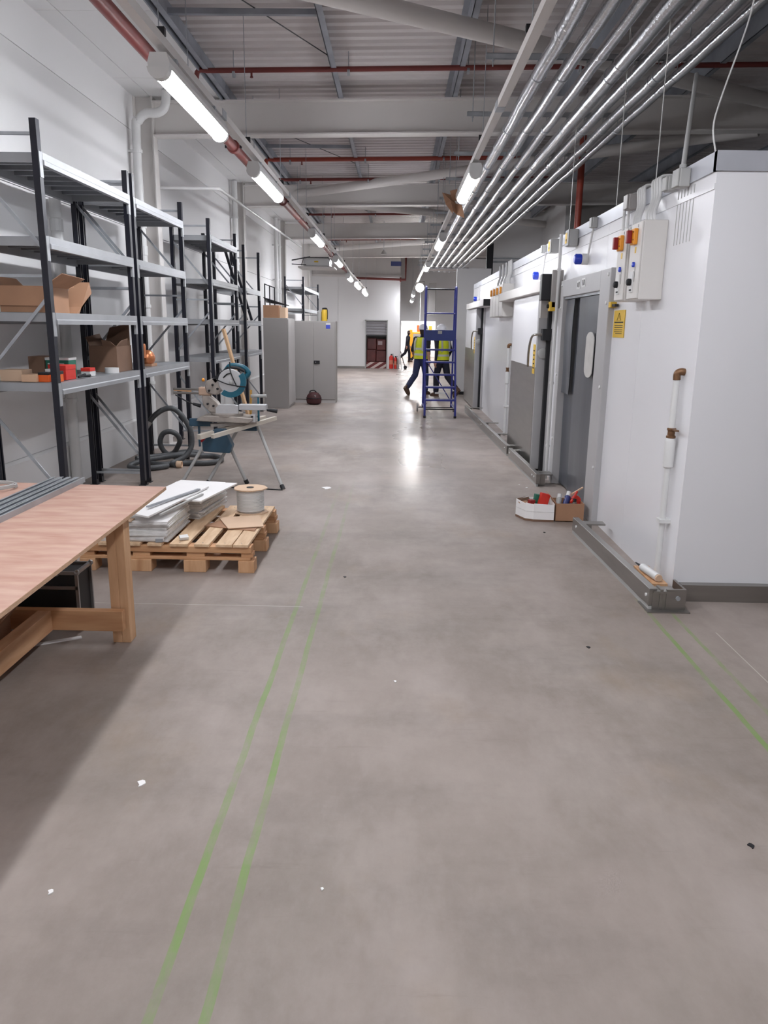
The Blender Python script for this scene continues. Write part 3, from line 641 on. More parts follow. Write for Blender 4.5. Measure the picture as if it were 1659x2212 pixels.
t = thing('hanging_sign', 'small dark blue sign hanging under the far roof', 'sign', (-0.12, 26, 3.6))
B('board', G().box(-0.24, 0.10, 26, 26.02, 3.60, 3.74), M('dark_blue_board', (26, 32, 78), 0.5), t)
for x in (-0.2, 0.06): B('wire', G().cyl((x, 26.01, 3.74), (x, 26.01, 4.72), 0.003, n=4), GALV, t)
tag(B('loose_cable', G().tube(curve([(1.99, 4.9, 3.75), (1.97, 4.9, 3.43), (1.84, 4.85, 3.0), (1.79, 4.8, 2.82), (1.82, 4.8, 2.675)], 6), 0.005, 6), PIPE_W, smooth=True), 'thin white cable dangling onto the cold room corner', 'cable')

# ================================================================== COLD ROOM FITTINGS
def conduit_run(g, y, z0, z1, x=XC - 0.03, r=0.011): return g.cyl((x, y, z0), (x, y, z1), r, n=8)
def control_panel(name, label, y0, y1, z0, z1, dpt, switch=True, parts=True):
    t = thing(name, label, 'control panel', (XC, (y0 + y1) / 2, z0), group='pale control panels on the cold room'); xf = XC - dpt; yc = (y0 + y1) / 2
    B('body', G().box(xf, XC, y0, y1, z0, z1), PANEL, t, bevel=0.006)
    B('door', G().box(xf - 0.012, xf, y0 + 0.006, y1 - 0.006, z0 + 0.008, z1 - 0.008), PANEL, t, bevel=0.004)
    if switch:
        s = B('isolator_plate', G().box(xf - 0.04, xf - 0.012, yc - 0.045, yc + 0.045, z1 - 0.15, z1 - 0.045), AMBER, t, bevel=0.006)
        if parts: B('knob', G().box(xf - 0.075, xf - 0.04, yc - 0.004, yc + 0.032, z1 - 0.14, z1 - 0.055), REDSW, s, bevel=0.006)
        for dz in (0.07, 0.12): B('screw', G().lathe([(0.005, 0), (0.005, -0.003)], (xf - 0.04, yc - 0.032, z1 - dz), 8, 'x'), BLACK, s)
        if parts:
            B('warning_label', G().box(xf - 0.014, xf - 0.012, yc - 0.03, yc + 0.0, z1 - 0.205, z1 - 0.165), YELLOW, t)
            B('button', G().lathe([(0.018, 0), (0.018, -0.012), (0.012, -0.016)], (xf - 0.012, yc - 0.01, z1 - 0.28), 14, 'x'), BLUE_L, t, label='blue indicator button')
            B('controller', G().box(xf - 0.02, xf - 0.012, yc - 0.02, yc + 0.045, z0 + 0.05, z0 + 0.19), PIPE_W, t)
            B('dial', G().lathe([(0.024, 0), (0.024, -0.02), (0.016, -0.028)], (xf - 0.02, yc + 0.015, z0 + 0.12), 14, 'x'), BLACK, t)
            B('print', G().box(xf - 0.0215, xf - 0.02, yc - 0.012, yc + 0.035, z0 + 0.06, z0 + 0.072), INK, t)
            B('lock_slot', G().box(xf - 0.0135, xf - 0.012, yc - 0.04, yc - 0.036, z0 + 0.12, z0 + 0.22), INK, t)
            B('lock_slot', G().box(xf - 0.0135, xf - 0.012, yc - 0.04, yc - 0.036, z1 - 0.04, z1 - 0.02), INK, t)
    return t
control_panel('control_panel', 'narrow pale control panel with red isolator, nearer the curtain doorway', 5.78, 6.01, 1.885, 2.39, 0.16)
control_panel('control_panel', 'pale control panel with red isolator nearest the cold room corner', 5.44, 5.69, 1.885, 2.40, 0.16)
for i, y in enumerate((13.78, 13.38, 12.98, 12.55)):
    control_panel('control_panel', 'slim panel with orange isolator in the far row of four, %s' % ['farthest', 'third from the viewer', 'second from the viewer', 'nearest'][i], y - 0.19, y + 0.19, 1.86, 2.36, 0.16, True, False)
# cable bundles feeding the panels
t = thing('cable_bundle', 'bundle of pale conduits dropping to the near control panels', 'conduit', (XC, 5.9, 2.4), group='conduits above the panels')
for k in range(4):
    y = 5.48 + k * 0.055
    B('conduit', G().tube(curve([(XC - 0.08, y, 2.395), (XC - 0.08, y + 0.02, 2.46), (XC - 0.035, y + 0.08, 2.56), (XC - 0.035, y + 0.09, 2.63), (XC - 0.03, y + 0.1, 2.69), (XC + 0.05, y + 0.1, 2.70)], 4), 0.011, 8), PIPE_W, t, smooth=True)
for k in range(4):
    y = 5.80 + k * 0.05
    B('conduit', G().tube(curve([(XC - 0.08, y, 2.385), (XC - 0.08, y + 0.02, 2.46), (XC - 0.035, y + 0.10, 2.56), (XC - 0.035, y + 0.11, 2.63), (XC - 0.03, y + 0.12, 2.69), (XC + 0.05, y + 0.12, 2.70)], 4), 0.010, 8), PIPE_W, t, smooth=True)
for y in (6.30, 6.42): B('conduit', G().tube(curve([(XC - 0.03, y, 2.20), (XC - 0.03, y, 2.6), (XC - 0.02, y, 2.68), (XC + 0.05, y, 2.70)], 4), 0.012, 8), PIPE_W, t, smooth=True)
t = thing('cable_bundle', 'conduits dropping to the far row of four panels', 'conduit', (XC, 13.2, 2.36), group='conduits above the panels')
for y in (12.42, 12.55, 12.68, 12.98, 13.38, 13.78): B('conduit', G().tube(curve([(XC - 0.07, y, 2.355), (XC - 0.07, y + 0.02, 2.43), (XC - 0.03, y + 0.10, 2.53), (XC - 0.03, y + 0.12, 2.72)], 4), 0.02, 8), PIPE_W, t, smooth=True)
def jbox(label, y, z, s=0.11, d=0.08, mat=GREYBOX, plate=False, tail=0):
    t = thing('junction_box', label, 'junction box', (XC, y, z - s / 2), group='grey junction boxes on the cold room')
    B('body', G().box(XC - d, XC - 0.012, y - s / 2, y + s / 2, z - s / 2, z + s / 2), mat, t, bevel=0.008)
    B('lid', G().box(XC - d - 0.012, XC - d, y - s / 2 + 0.004, y + s / 2 - 0.004, z - s / 2 + 0.004, z + s / 2 - 0.004), mat, t, bevel=0.004)
    if plate: B('plate', G().box(XC - d - 0.014, XC - d - 0.012, y - 0.02, y + s / 2 - 0.012, z - 0.05, z + 0.05), YELLOW, t); B('plate_print', G().box(XC - d - 0.0155, XC - d - 0.014, y - 0.005, y + 0.02, z - 0.03, z - 0.01), INK, t)
    if tail: B('stub', G().cyl((XC - d / 2, y, z - s / 2), (XC - d / 2, y, z - s / 2 - tail), 0.012, n=8), GREYBOX, t)
    return t
jbox('large pale junction box at the foot of the slanting white conduit', 5.13, 2.60, 0.11, 0.08)
jbox('slim pale junction box beside the slanting conduit box', 5.33, 2.60, 0.09, 0.08)
jbox('dark grey junction box above the narrow panels', 6.20, 2.62, 0.11, 0.08, GREYCAB)
jbox('grey junction box with yellow plate left of the blue beacon', 8.14, 2.57, 0.16, 0.10, plate=True)
jbox('grey junction box with yellow plate above the nearer sliding door', 9.04, 2.58, 0.15, 0.10, plate=True)
jbox('small grey junction box feeding the nearest blue beacon', 7.36, 2.62, 0.09, 0.06)
jbox('small grey junction box feeding the middle blue beacon', 9.78, 2.62, 0.09, 0.06)
t = thing('riser_conduit', 'white conduit slanting up from the cold room edge to the pipes', 'conduit', (XC - 0.03, 5.18, 2.66))
B('tube', G().cyl((XC - 0.03, 5.18, 2.66), (2.34, 6.75, 3.66), 0.016, n=10), PIPE_W, t, smooth=True); B('collar', G().lathe([(0.022, 0), (0.022, 0.05)], (XC - 0.03, 5.18, 2.64), 12), GREYBOX, t)
for i, (x, y) in enumerate(((1.87, 6.02), (1.87, 7.05), (1.87, 8.9), (2.6, 5.2))):
    t = thing('suspension_wire', 'thin wire hanging from roof to cold room top, %s' % ['above the near panels', 'above the curtain doorway', 'above the yellow plated boxes', 'behind the near corner'][i], 'wire', (x, y, 2.6), group='wires above the cold room')
    B('rod', G().cyl((x, y, 2.6), (x, y, ZR(x, 4.73)), 0.004, n=6), PIPE_W, t); B('anchor', G().lathe([(0.02, 0), (0.02, 0.012), (0.008, 0.03)], (x, y, 2.6), 8), GALV, t)
def beacon(label, y, z):
    t = thing('beacon', label, 'beacon', (XC, y, z), group='blue beacons on the cold room')
    B('base', G().lathe([(0.052, 0), (0.052, -0.05), (0.05, -0.06)], (XC, y, z), 18, 'x'), PIPE_W, t, smooth=True)
    B('lens', G().lathe([(0.044, -0.06), (0.044, -0.115), (0.036, -0.128), (0.01, -0.13)], (XC, y, z), 18, 'x'), BLUE_L, t, smooth=True)
    for k in range(8):
        a = k * math.pi / 4; B('lens_rib', G().obox((XC - 0.09, y + 0.045 * math.cos(a), z + 0.045 * math.sin(a)), (0.055, 0.006, 0.006), rx=a), BLUE_L, t)
    B('conduit', G().cyl((XC - 0.02, y - 0.06, z - 0.02), (XC - 0.02, y - 0.22, 2.58), 0.010, n=8), PIPE_W, t)
beacon('blue beacon above the curtain doorway', 7.66, 2.33)
beacon('blue beacon above the nearer sliding door', 9.95, 2.32)
beacon('blue beacon above the farther sliding door', 17.5, 2.30)
t = thing('corner_conduit', 'white conduit running down beside the curtain doorway frame', 'conduit', (XC - 0.02, 8.62, 0))
B('pipe', G().cyl((XC - 0.075, 8.60, 0.02), (XC - 0.075, 8.60, 2.66), 0.018, n=10), PIPE_W, t, smooth=True)
for z in (0.4, 1.1, 2.3): B('clip', G().lathe([(0.02, -0.012), (0.025, -0.012), (0.025, 0.012), (0.02, 0.012)], (XC - 0.075, 8.60, z), 10), PIPE_W, t)
t = thing('push_button', 'small yellow push button box beside the curtain doorway', 'push button', (XC, 8.66, 1.87))
B('case', G().box(XC - 0.15, XC - 0.09, 8.60, 8.70, 1.87, 1.97), YELLOW, t, bevel=0.006); B('button', G().lathe([(0.022, 0), (0.022, -0.02), (0.015, -0.025)], (XC - 0.15, 8.66, 1.92), 12, 'x'), BLACK, t)
t = thing('push_button', 'small yellow button under the near control panel', 'push button', (XC, 6.55, 1.84))
B('case', G().box(XC - 0.05, XC - 0.0, 6.53, 6.60, 1.86, 1.905), YELLOW, t, bevel=0.004); B('pull_stem', G().box(XC - 0.04, XC - 0.01, 6.44, 6.53, 1.865, 1.885), BLACK, t)
t = thing('warning_sign', 'yellow warning notice under the near control panel', 'sign', (XC, 6.40, 1.62))
B('plate', G().box(XC - 0.006, XC - 0.001, 6.25, 6.56, 1.62, 1.835), YELLOW, t)
g = G()
for a, b in (((6.405, 1.815), (6.46, 1.755)), ((6.46, 1.755), (6.35, 1.755)), ((6.35, 1.755), (6.405, 1.815))): g.bar((XC - 0.0065, a[0], a[1]), (XC - 0.0065, b[0], b[1]), 0.001, 0.005, up=(1, 0, 0))
g.box(XC - 0.0072, XC - 0.006, 6.402, 6.408, 1.768, 1.795)
B('symbol', g, INK, t)
for k, (z, a, b) in enumerate(((1.735, 6.28, 6.53), (1.712, 6.29, 6.52), (1.698, 6.29, 6.52), (1.680, 6.29, 6.52), (1.664, 6.30, 6.52), (1.650, 6.30, 6.48))): B('print_line', G().box(XC - 0.0072, XC - 0.006, a, b, z, z + (0.010 if k == 0 else 0.004)), INK, t)
# water drain lines with brass fittings
def drain(label, y, lean):
    t = thing('drain_pipe', label, 'pipe', (XC - 0.05, y, 0)); x = XC - 0.042
    B('elbow', G().tube(curve([(XC, y - 0.01, 1.43), (x + 0.02, y - 0.008, 1.432), (x, y - 0.0, 1.42), (x, y, 1.38)], 4), 0.023, 12), BRASS, t, smooth=True, label='brass elbow')
    B('upper_pipe', G().cyl((x, y, 1.07), (x, y, 1.39), 0.020, n=12), PIPE_W, t, smooth=True)
    v = B('valve', G().lathe([(0.018, 0), (0.03, 0.006), (0.03, 0.018), (0.023, 0.024), (0.023, 0.05), (0.028, 0.055), (0.028, 0.068), (0.018, 0.07)], (x, y, 1.01), 12), BRASS, t, smooth=True, label='brass valve'); B('lever', G().box(x - 0.012, x + 0.012, y - 0.10, y, 1.068, 1.076), BRASS, v)
    B('socket', G().lathe([(0.022, 0), (0.034, 0.01), (0.034, 0.17), (0.03, 0.19), (0.022, 0.2)], (x, y, 0.82), 14), PIPE_W, t, smooth=True)
    B('lower_pipe', G().cyl((x, y, 0.03), (x, y, 0.83), 0.019, n=12), PIPE_W, t, smooth=True)
    B('clip', G().box(x - 0.03, XC, y - 0.035, y + 0.035, 0.46, 0.485), PIPE_W, t)
    B('foot', G().tube(curve([(x, y, 0.05), (x, y, 0.02), (x - 0.01, y + 0.06, 0.02)], 3), 0.019, 10), PIPE_W, t, smooth=True)
drain('white drain pipe with brass valve near the cold room corner', 4.88, 0)
drain('white drain pipe with brass valve between the sliding doors', 12.32, 0)
# floor guard rails
def guard(label, p0, p1, tabs):
    t = thing('guard_rail', label, 'guard rail', ((p0[0] + p1[0]) / 2, (p0[1] + p1[1]) / 2, 0), group='steel guard rails along the cold room')
    B('rail', G().bar((p0[0], p0[1], 0.085), (p1[0], p1[1], 0.085), 0.05, 0.11), STEEL, t, bevel=0.004)
    B('base_strip', G().bar((p0[0] - 0.01, p0[1], 0.014), (p1[0] - 0.01, p1[1], 0.014), 0.02, 0.028), GREYBOX, t)
    for k in tabs:
        x, y = p0[0] + (p1[0] - p0[0]) * k, p0[1] + (p1[1] - p0[1]) * k
        B('tab', G().box(x, XC - 0.06, y - 0.05, y + 0.05, 0.115, 0.128), STEEL, t); B('foot', G().box(x + 0.0, x + 0.09, y - 0.04, y + 0.04, 0, 0.116), STEEL, t)
        B('bolt', G().lathe([(0.011, 0), (0.011, -0.008)], (x - 0.025, y, 0.09), 8, 'x'), PIPE_W, t)
guard('steel guard rail nearest the viewer by the cold room corner', (1.60, 4.47), (1.535, 6.28), (0.02, 0.93))
guard('steel guard rail at the foot of the nearer sliding door', (1.57, 8.22), (1.53, 10.08), (0.06, 0.12, 0.95))
guard('long steel guard rail running to the farther sliding door', (1.53, 10.25), (1.43, 15.7), (0.03, 0.25, 0.5, 0.95))
t = thing('rail_end_post', 'short steel post closing the near guard rail at the corner', 'post', (1.70, 4.50, 0))
B('plate', G().box(1.68, 1.80, 4.46, 4.475, 0, 0.14).box(1.64, 1.66, 4.46, 4.54, 0, 0.14).box(1.785, 1.80, 4.475, 4.66, 0, 0.14), STEEL, t); B('bolt', G().lathe([(0.014, 0), (0.014, -0.012)], (1.75, 4.46, 0.085), 8, 'y'), GALV, t)
B('foot_plate', G().box(1.56, 1.82, 4.42, 4.62, 0, 0.008), STEEL, t)
t = thing('sealant_cartridge', 'white sealant cartridge lying behind the near guard rail', 'cartridge', (1.70, 4.72, 0.1), )
B('barrel', G().tube([(1.69, 4.66, 0.15), (1.66, 4.88, 0.15)], 0.026, 14), PIPE_W, t, smooth=True); B('nozzle', G().tube([(1.66, 4.88, 0.15), (1.645, 4.98, 0.15)], [0.012, 0.004], 10), BLACK, t, smooth=True)
B('end_cap', G().tube([(1.692, 4.645, 0.15), (1.69, 4.66, 0.15)], 0.022, 14), CARD_L, t)
tag(B('timber_packer', G().box(1.64, 1.74, 4.62, 5.0, 0, 0.123), PINE), 'timber packer under the sealant cartridge', 'timber')

# cardboard boxes of fixings by the curtain doorway
def carton(name, label, c, s, h, mat, rz, flaps, inner=CARD):
    t = thing(name, label, 'box', (c[0], c[1], 0), rz, group='open boxes by the curtain doorway'); a, b = s[0] / 2, s[1] / 2; th = 0.006
    for (x0, x1, y0, y1) in ((-a, a, -b, -b + th), (-a, a, b - th, b), (-a, -a + th, -b + th, b - th), (a - th, a, -b + th, b - th)): B('side', G().box(x0, x1, y0, y1, 0.0, h), mat, t, world=False)
    B('bottom', G().box(-a, a, -b, b, 0, 0.006), inner, t, world=False)
    for poly in flaps: B('flap', G().sheet(poly, 0.004), inner, t, world=False)
    return t
t = thing('white_carton', 'low white cut-corner carton full of fixings on the floor', 'box', (1.28, 6.86, 0), group='open boxes by the curtain doorway')
outer = [(1.12, 6.86), (1.18, 6.70), (1.25, 6.66), (1.43, 6.65), (1.45, 6.93), (1.25, 6.98)]
for i in range(6):
    p, q = outer[i], outer[(i + 1) % 6]; B('side', G().sheet([(p[0], p[1], 0.02), (q[0], q[1], 0.02), (q[0], q[1], 0.155), (p[0], p[1], 0.165)], -0.005), TILE, t)
for i in range(3):
    p, q = outer[i], outer[i + 1]; B('printed_line', G().sheet([(p[0], p[1] - 0.001, 0.088), (q[0], q[1] - 0.001, 0.088), (q[0], q[1] - 0.001, 0.092), (p[0], p[1] - 0.001, 0.092)], 0.0015), TILE_E, t)
B('bottom', G().prism(outer, 'z', 0, 0.02), CARD_D, t)
B('flap', G().sheet([(1.13, 6.87, 0.165), (1.25, 6.98, 0.165), (1.27, 6.94, 0.12), (1.16, 6.85, 0.12)], 0.004), CARD_D, t)
carton('brown_carton', 'open brown carton of sprays and tools by the door jamb', (1.575, 6.80), (0.25, 0.25), 0.165, CARD, 0, [[(-0.125, -0.12, 0.165), (-0.125, 0.12, 0.165), (-0.17, 0.14, 0.22), (-0.17, -0.05, 0.22)]])
def item(name, g, mat, label, cat, group=None, **kw): return tag(B(name, g, mat, **kw), label, cat, group)
FX_G = 'fixings in the open boxes'
item('screw_box', G().obox((1.36, 6.80, 0.175), (0.085, 0.05, 0.11), rz=0.2, ry=0.25), REDC, 'bright red screw box standing in the white carton', 'box', FX_G, bevel=0.003)
item('screw_box', G().obox((1.30, 6.83, 0.165), (0.05, 0.05, 0.10), rz=0.1, ry=0.15), GREEN, 'green screw box standing in the white carton', 'box', FX_G, bevel=0.003)
item('screw_box', G().obox((1.25, 6.80, 0.14), (0.05, 0.05, 0.06), rz=0.4), REDSW, 'small dark red screw box low in the white carton', 'box', FX_G, bevel=0.003)
item('card_piece', G().obox((1.32, 6.74, 0.13), (0.20, 0.06, 0.006), rz=0.1, ry=0.1), CARD_L, 'torn cardboard strip lying in the white carton', 'cardboard', FX_G)
item('card_piece', G().obox((1.20, 6.80, 0.13), (0.10, 0.10, 0.006), rz=0.6, rx=0.3), CARD, 'folded brown card in the left end of the white carton', 'cardboard', FX_G)
def spray(label, p, q, r, mat, capm):
    t = thing('spray_can', label, 'spray can', p, group=FX_G); p, q = Vector(p), Vector(q); d = (q - p)
    B('can', G().tube([p, p + d * 0.78, p + d * 0.82], [r, r, r * 0.7], 14), mat, t, smooth=True); B('cap', G().tube([p + d * 0.82, q], r * 0.75, 12), capm, t, smooth=True)
spray('blue and white spray can leaning in the brown carton', (1.53, 6.76, 0.05), (1.60, 6.86, 0.235), 0.028, M('blue_can', (52, 62, 120), 0.35), PIPE_W)
spray('pale grey spray can leaning in the brown carton', (1.49, 6.80, 0.05), (1.515, 6.86, 0.215), 0.026, GREYBOX, PIPE_W)
spray('shiny steel can in the middle of the brown carton', (1.61, 6.74, 0.05), (1.625, 6.76, 0.195), 0.03, STEEL, BLACK)
item('marker', G().cyl((1.59, 6.72, 0.17), (1.67, 6.86, 0.235), 0.011), REDC, 'red marker sticking out of the brown carton', 'marker', FX_G, smooth=True)
item('wooden_stick', G().bar((1.55, 6.82, 0.18), (1.73, 6.90, 0.27), 0.012, 0.012), CARD_L, 'thin pale stick leaning out of the brown carton', 'stick', FX_G)
item('tape_roll', G().lathe([(0.02, -0.02), (0.045, -0.02), (0.045, 0.02), (0.02, 0.02)], (1.655, 6.83, 0.165), 16, 'y'), REDC, 'red tape roll at the right of the brown carton', 'tape', FX_G)

# ================================================================== STORAGE RACKS
XF, XR = -2.66, -3.22
LEV = [1.21, 1.75, 2.31, 2.90]
_postm = {}
def rack(label, y0, y1, H, levels, bare=()):
    t = thing('storage_rack', label, 'rack', (XF, y0, 0), group='steel storage racks along the left wall')
    key = round(H, 2)
    if key not in _postm:
        g = G()   # open C section
        g.box(-0.0, 0.004, -0.03, 0.03, 0, H).box(-0.045, 0.0, -0.03, -0.026, 0, H).box(-0.045, 0.0, 0.026, 0.03, 0, H).box(-0.045, -0.041, -0.03, -0.012, 0, H).box(-0.045, -0.041, 0.012, 0.03, 0, H)
        _postm[key] = mesh_of('post', g, POST); _postm['f'] = mesh_of('foot', G().box(-0.06, 0.02, -0.045, 0.045, 0, 0.006).box(-0.045, 0.004, -0.032, 0.032, 0.006, 0.05), BLACKM)
        g = G()
        k = 0.35
        while k < H - 0.1: g.box(0.0035, 0.0045, -0.006, 0.006, k, k + 0.018); k += 0.1
        _postm['h'] = mesh_of('slot_strip', g, GREYBOX)
    L = y1 - y0; dep = XR - XF
    for yy in (0, L):
        for xx, rz in ((0, 0), (dep, math.pi)):
            p = share('post', _postm[key], t, (xx, yy, 0), rz)
            share('foot', _postm['f'], p, (0, 0, 0))
        e = 0.0
        for z in (0.13, 2.02, H - 0.1): B('frame_tie', G().bar((-0.02, yy, z), (dep + 0.02, yy, z), 0.022, 0.022), GALV, t, world=False)
        for a, b in ((0.95, 0.28), (1.3, 1.88), (2.82, 2.2)): B('frame_brace', G().bar((dep + 0.02, yy + 0.012, a), (-0.02, yy + 0.012, b), 0.012, 0.024), GALV, t, world=False)
    bg = lambda x0, s: G().prism([(x0, 0), (x0 + 0.03 * s, 0), (x0 + 0.03 * s, -0.05), (x0 + 0.04 * s, -0.058), (x0 + 0.04 * s, -0.09), (x0, -0.09)] if s > 0 else [(x0, -0.09), (x0 - 0.04, -0.09), (x0 - 0.04, -0.058), (x0 - 0.03, -0.05), (x0 - 0.03, 0), (x0, 0)], 'y', 0.03, L - 0.03)
    fm = mesh_of('front_beam', bg(-0.02, 1), SHELF); rm = mesh_of('rear_beam', bg(dep + 0.02, -1), SHELF)
    n = max(3, round((L - 0.06) / 0.235)); wdt = (L - 0.06) / n
    dm = mesh_of('deck_panel', G().box(dep + 0.02, -0.02, 0.002, wdt - 0.002, -0.006, -0.001).box(dep + 0.02, -0.02, 0.002, 0.008, -0.04, -0.006).box(dep + 0.02, -0.02, wdt - 0.008, wdt - 0.002, -0.04, -0.006).box(dep + 0.02, -0.02, 0.008, 0.035, -0.04, -0.036), DECK)
    cm = mesh_of('connector', G().box(-0.012, 0.008, -0.004, 0.05, -0.15, 0.03), SHELF)
    sm_ = mesh_of('side_rail', G().box(dep + 0.02, -0.02, 0.03, 0.045, -0.07, -0.006), SHELF)
    for z in levels:
        fb = share('front_beam', fm, t, (0, 0, z)); share('rear_beam', rm, t, (0, 0, z))
        share('connector', cm, fb, (0, -0.02, -0.03)); share('connector', cm, fb, (0, L - 0.03, -0.03))
        share('side_rail', sm_, t, (0, 0, z)); share('side_rail', sm_, t, (0, L - 0.075, z))
        if z in bare: continue
        for k in range(n): share('deck_panel', dm, t, (0, 0.03 + k * wdt, z))
    return t
rack('nearest steel rack with dark posts, cartons and tool boxes', 6.05, 7.97, 3.12, LEV)
rack('second steel rack, next to the first, with a carton', 8.12, 9.9, 3.12, LEV)
rack('third steel rack, empty, past the nearest wall column', 11.33, 13.15, 3.12, LEV)
rack('fourth steel rack, empty, just before the grey cabinets', 13.85, 15.3, 3.02, LEV[:3], bare=(LEV[2],))
rack('distant steel rack seen over the grey cabinets', 22.5, 26.6, 3.02, [1.3, 2.15, 2.75])
# rack frame leaning inside the fourth bay
t = thing('spare_rack', 'dark unused rack end leaning inside the fourth rack', 'rack', (-2.9, 14.6, 1.76))
for dy in (0, 0.5): B('upright', G().bar((-2.75, 14.35 + dy, 1.76), (-3.1, 14.35 + dy, 2.95), 0.045, 0.045), POST, t)
for k in range(3): B('cross_tie', G().bar((-2.82 - k * 0.11, 14.37, 1.95 + k * 0.38), (-2.82 - k * 0.11, 14.83, 1.95 + k * 0.38), 0.02, 0.02), GALV, t)

def open_box(name, label, loc, s, mat, rz, flaps, cat='box', group=None, inner=None):
    t = thing(name, label, cat, loc, rz, group); a, b, h = s[0] / 2, s[1] / 2, s[2]; th = 0.006
    for (x0, x1, y0, y1) in ((-a, a, -b, -b + th), (-a, a, b - th, b), (-a, -a + th, -b + th, b - th), (a - th, a, -b + th, b - th)): B('side', G().box(x0, x1, y0, y1, 0, h), mat, t, world=False)
    B('bottom', G().box(-a + th, a - th, -b + th, b - th, 0, 0.006), mat, t, world=False)
    for poly in flaps: B('flap', G().sheet(poly, 0.004), inner or mat, t, world=False)
    return t
# carton on the 1.75 shelf of the first rack
a, b, h = 0.20, 0.30, 0.21
open_box('cardboard_box', 'open brown carton with splayed flaps on the nearest rack', (-2.93, 6.36, 1.751), (0.36, 0.44, 0.20), CARD, 0.0,
         [[(-0.18, -0.22, 0.2), (0.18, -0.22, 0.2), (0.18, -0.24, 0.05), (-0.18, -0.24, 0.05)], [(0.18, -0.22, 0.2), (0.18, 0.22, 0.2), (0.31, 0.26, 0.28), (0.30, -0.16, 0.30)],
          [(-0.18, 0.22, 0.2), (0.18, 0.22, 0.2), (0.16, 0.40, 0.22), (-0.16, 0.42, 0.19)], [(-0.18, -0.22, 0.2), (-0.18, 0.22, 0.2), (-0.24, 0.2, 0.27), (-0.24, -0.18, 0.27)]], group='cartons on the racks')
item('carton_wedge', G().prism([(6.60, 1.752), (6.66, 1.752), (6.92, 2.02), (6.96, 1.93), (6.90, 1.90)], 'x', -2.86, -2.70), CARD, 'folded carton flap jutting past the first rack post', 'cardboard', 'cartons on the racks')
# big carton on the 1.2 shelf
open_box('cardboard_box', 'big dark brown carton with torn top on the rack shelf', (-2.85, 7.73, 1.211), (0.27, 0.42, 0.25), CARD_D, 0.0,
         [[(0.133, -0.21, 0.25), (0.133, 0.10, 0.25), (0.16, 0.04, 0.32), (0.15, -0.12, 0.30)], [(-0.13, 0.2, 0.25), (0.13, 0.2, 0.25), (0.12, 0.225, 0.46), (-0.08, 0.23, 0.42)],
          [(-0.13, -0.21, 0.25), (-0.13, 0.19, 0.25), (-0.17, 0.17, 0.36), (-0.17, -0.19, 0.33)], [(0.0, -0.21, 0.25), (0.13, -0.21, 0.25), (0.10, -0.28, 0.30), (0.02, -0.28, 0.31)]], group='cartons on the racks')
t = thing('copper_wrap', 'copper coloured wrapped bundle on the second rack', 'bundle', (-2.80, 8.75, 1.211), group='cartons on the racks')
B('bundle', G().sphere((-2.80, 8.72, 1.30), 0.09, 12, 8, (0.9, 1.1, 1.0)), COPPER, t, smooth=True); B('neck', G().lathe([(0.06, 0), (0.055, 0.05), (0.06, 0.12), (0.05, 0.15)], (-2.82, 8.55, 1.31), 12), COPPER, t, smooth=True); B('foot', G().box(-2.86, -2.74, 8.65, 8.85, 1.211, 1.24), CARD, t)
G1 = 'small things on the first rack shelf'
Zs = 1.2115
item('wooden_crate', G().box(-3.18, -3.00, 6.16, 6.34, Zs, Zs + 0.09), CARD_L, 'pale wooden block at the left edge of the rack shelf', 'block', G1, bevel=0.004)
item('wooden_crate', G().box(-2.98, -2.86, 6.10, 6.26, Zs, Zs + 0.06), M('pale_wood', (206, 170, 140), 0.7), 'pink-brown wood offcut in front on the rack shelf', 'block', G1, bevel=0.004)
item('carton', G().box(-3.16, -3.025, 6.62, 6.82, Zs, Zs + 0.18), CARD_D, 'dark brown carton behind the green box', 'box', G1, bevel=0.003)
t = thing('green_box', 'dark green and white printed box on the rack shelf', 'box', (-2.95, 6.72, Zs), group=G1)
B('body', G().box(-3.02, -2.82, 6.64, 6.80, Zs, Zs + 0.15), GREEN, t, bevel=0.003); B('lid', G().box(-3.023, -2.817, 6.637, 6.803, Zs + 0.15, Zs + 0.17), PIPE_W, t); B('print_line', G().box(-3.0, -2.86, 6.636, 6.64, Zs + 0.115, Zs + 0.123), PIPE_W, t)
def small_carton(label, x0, x1, y0, y1, h, m1, m2, frac=0.6):
    t = thing('small_carton', label, 'box', ((x0 + x1) / 2, (y0 + y1) / 2, Zs), group=G1)
    B('body', G().box(x0, x1, y0, y1, Zs, Zs + h * frac), m1, t, bevel=0.002); B('lid', G().box(x0 - 0.002, x1 + 0.002, y0 - 0.002, y1 + 0.002, Zs + h * frac, Zs + h), m2, t, bevel=0.002)
    return t
small_carton('orange carton with black lid, left of the near rack post', -2.86, -2.78, 6.14, 6.24, 0.075, ORANGE, BLACKM, 0.75)
small_carton('small white and black carton beside the orange one', -2.82, -2.77, 6.27, 6.32, 0.075, PIPE_W, BLACKM, 0.6)
small_carton('white slim carton behind the orange cartons', -2.90, -2.86, 6.36, 6.44, 0.09, PIPE_W, PIPE_W, 0.6)
small_carton('second orange carton close to the rack post', -2.75, -2.70, 6.17, 6.24, 0.085, ORANGE, BLACKM, 0.7)
small_carton('red and black tool carton behind the near rack post', -2.84, -2.73, 6.36, 6.56, 0.12, REDC, REDC, 0.7)
small_carton('black tool carton beside the red one', -2.92, -2.86, 6.46, 6.60, 0.12, BLACKM, REDC, 0.7)
small_carton('little white carton with red and black label', -2.80, -2.72, 6.84, 6.96, 0.075, PIPE_W, REDC, 0.6)
small_carton('grey cartridge carton lying beside the little white one', -2.80, -2.76, 7.00, 7.08, 0.05, GREYBOX, BLACKM, 0.7)
t = thing('tape_roll', 'white tape roll on the rack shelf before the big carton', 'tape', (-2.74, 7.52, Zs), group=G1)
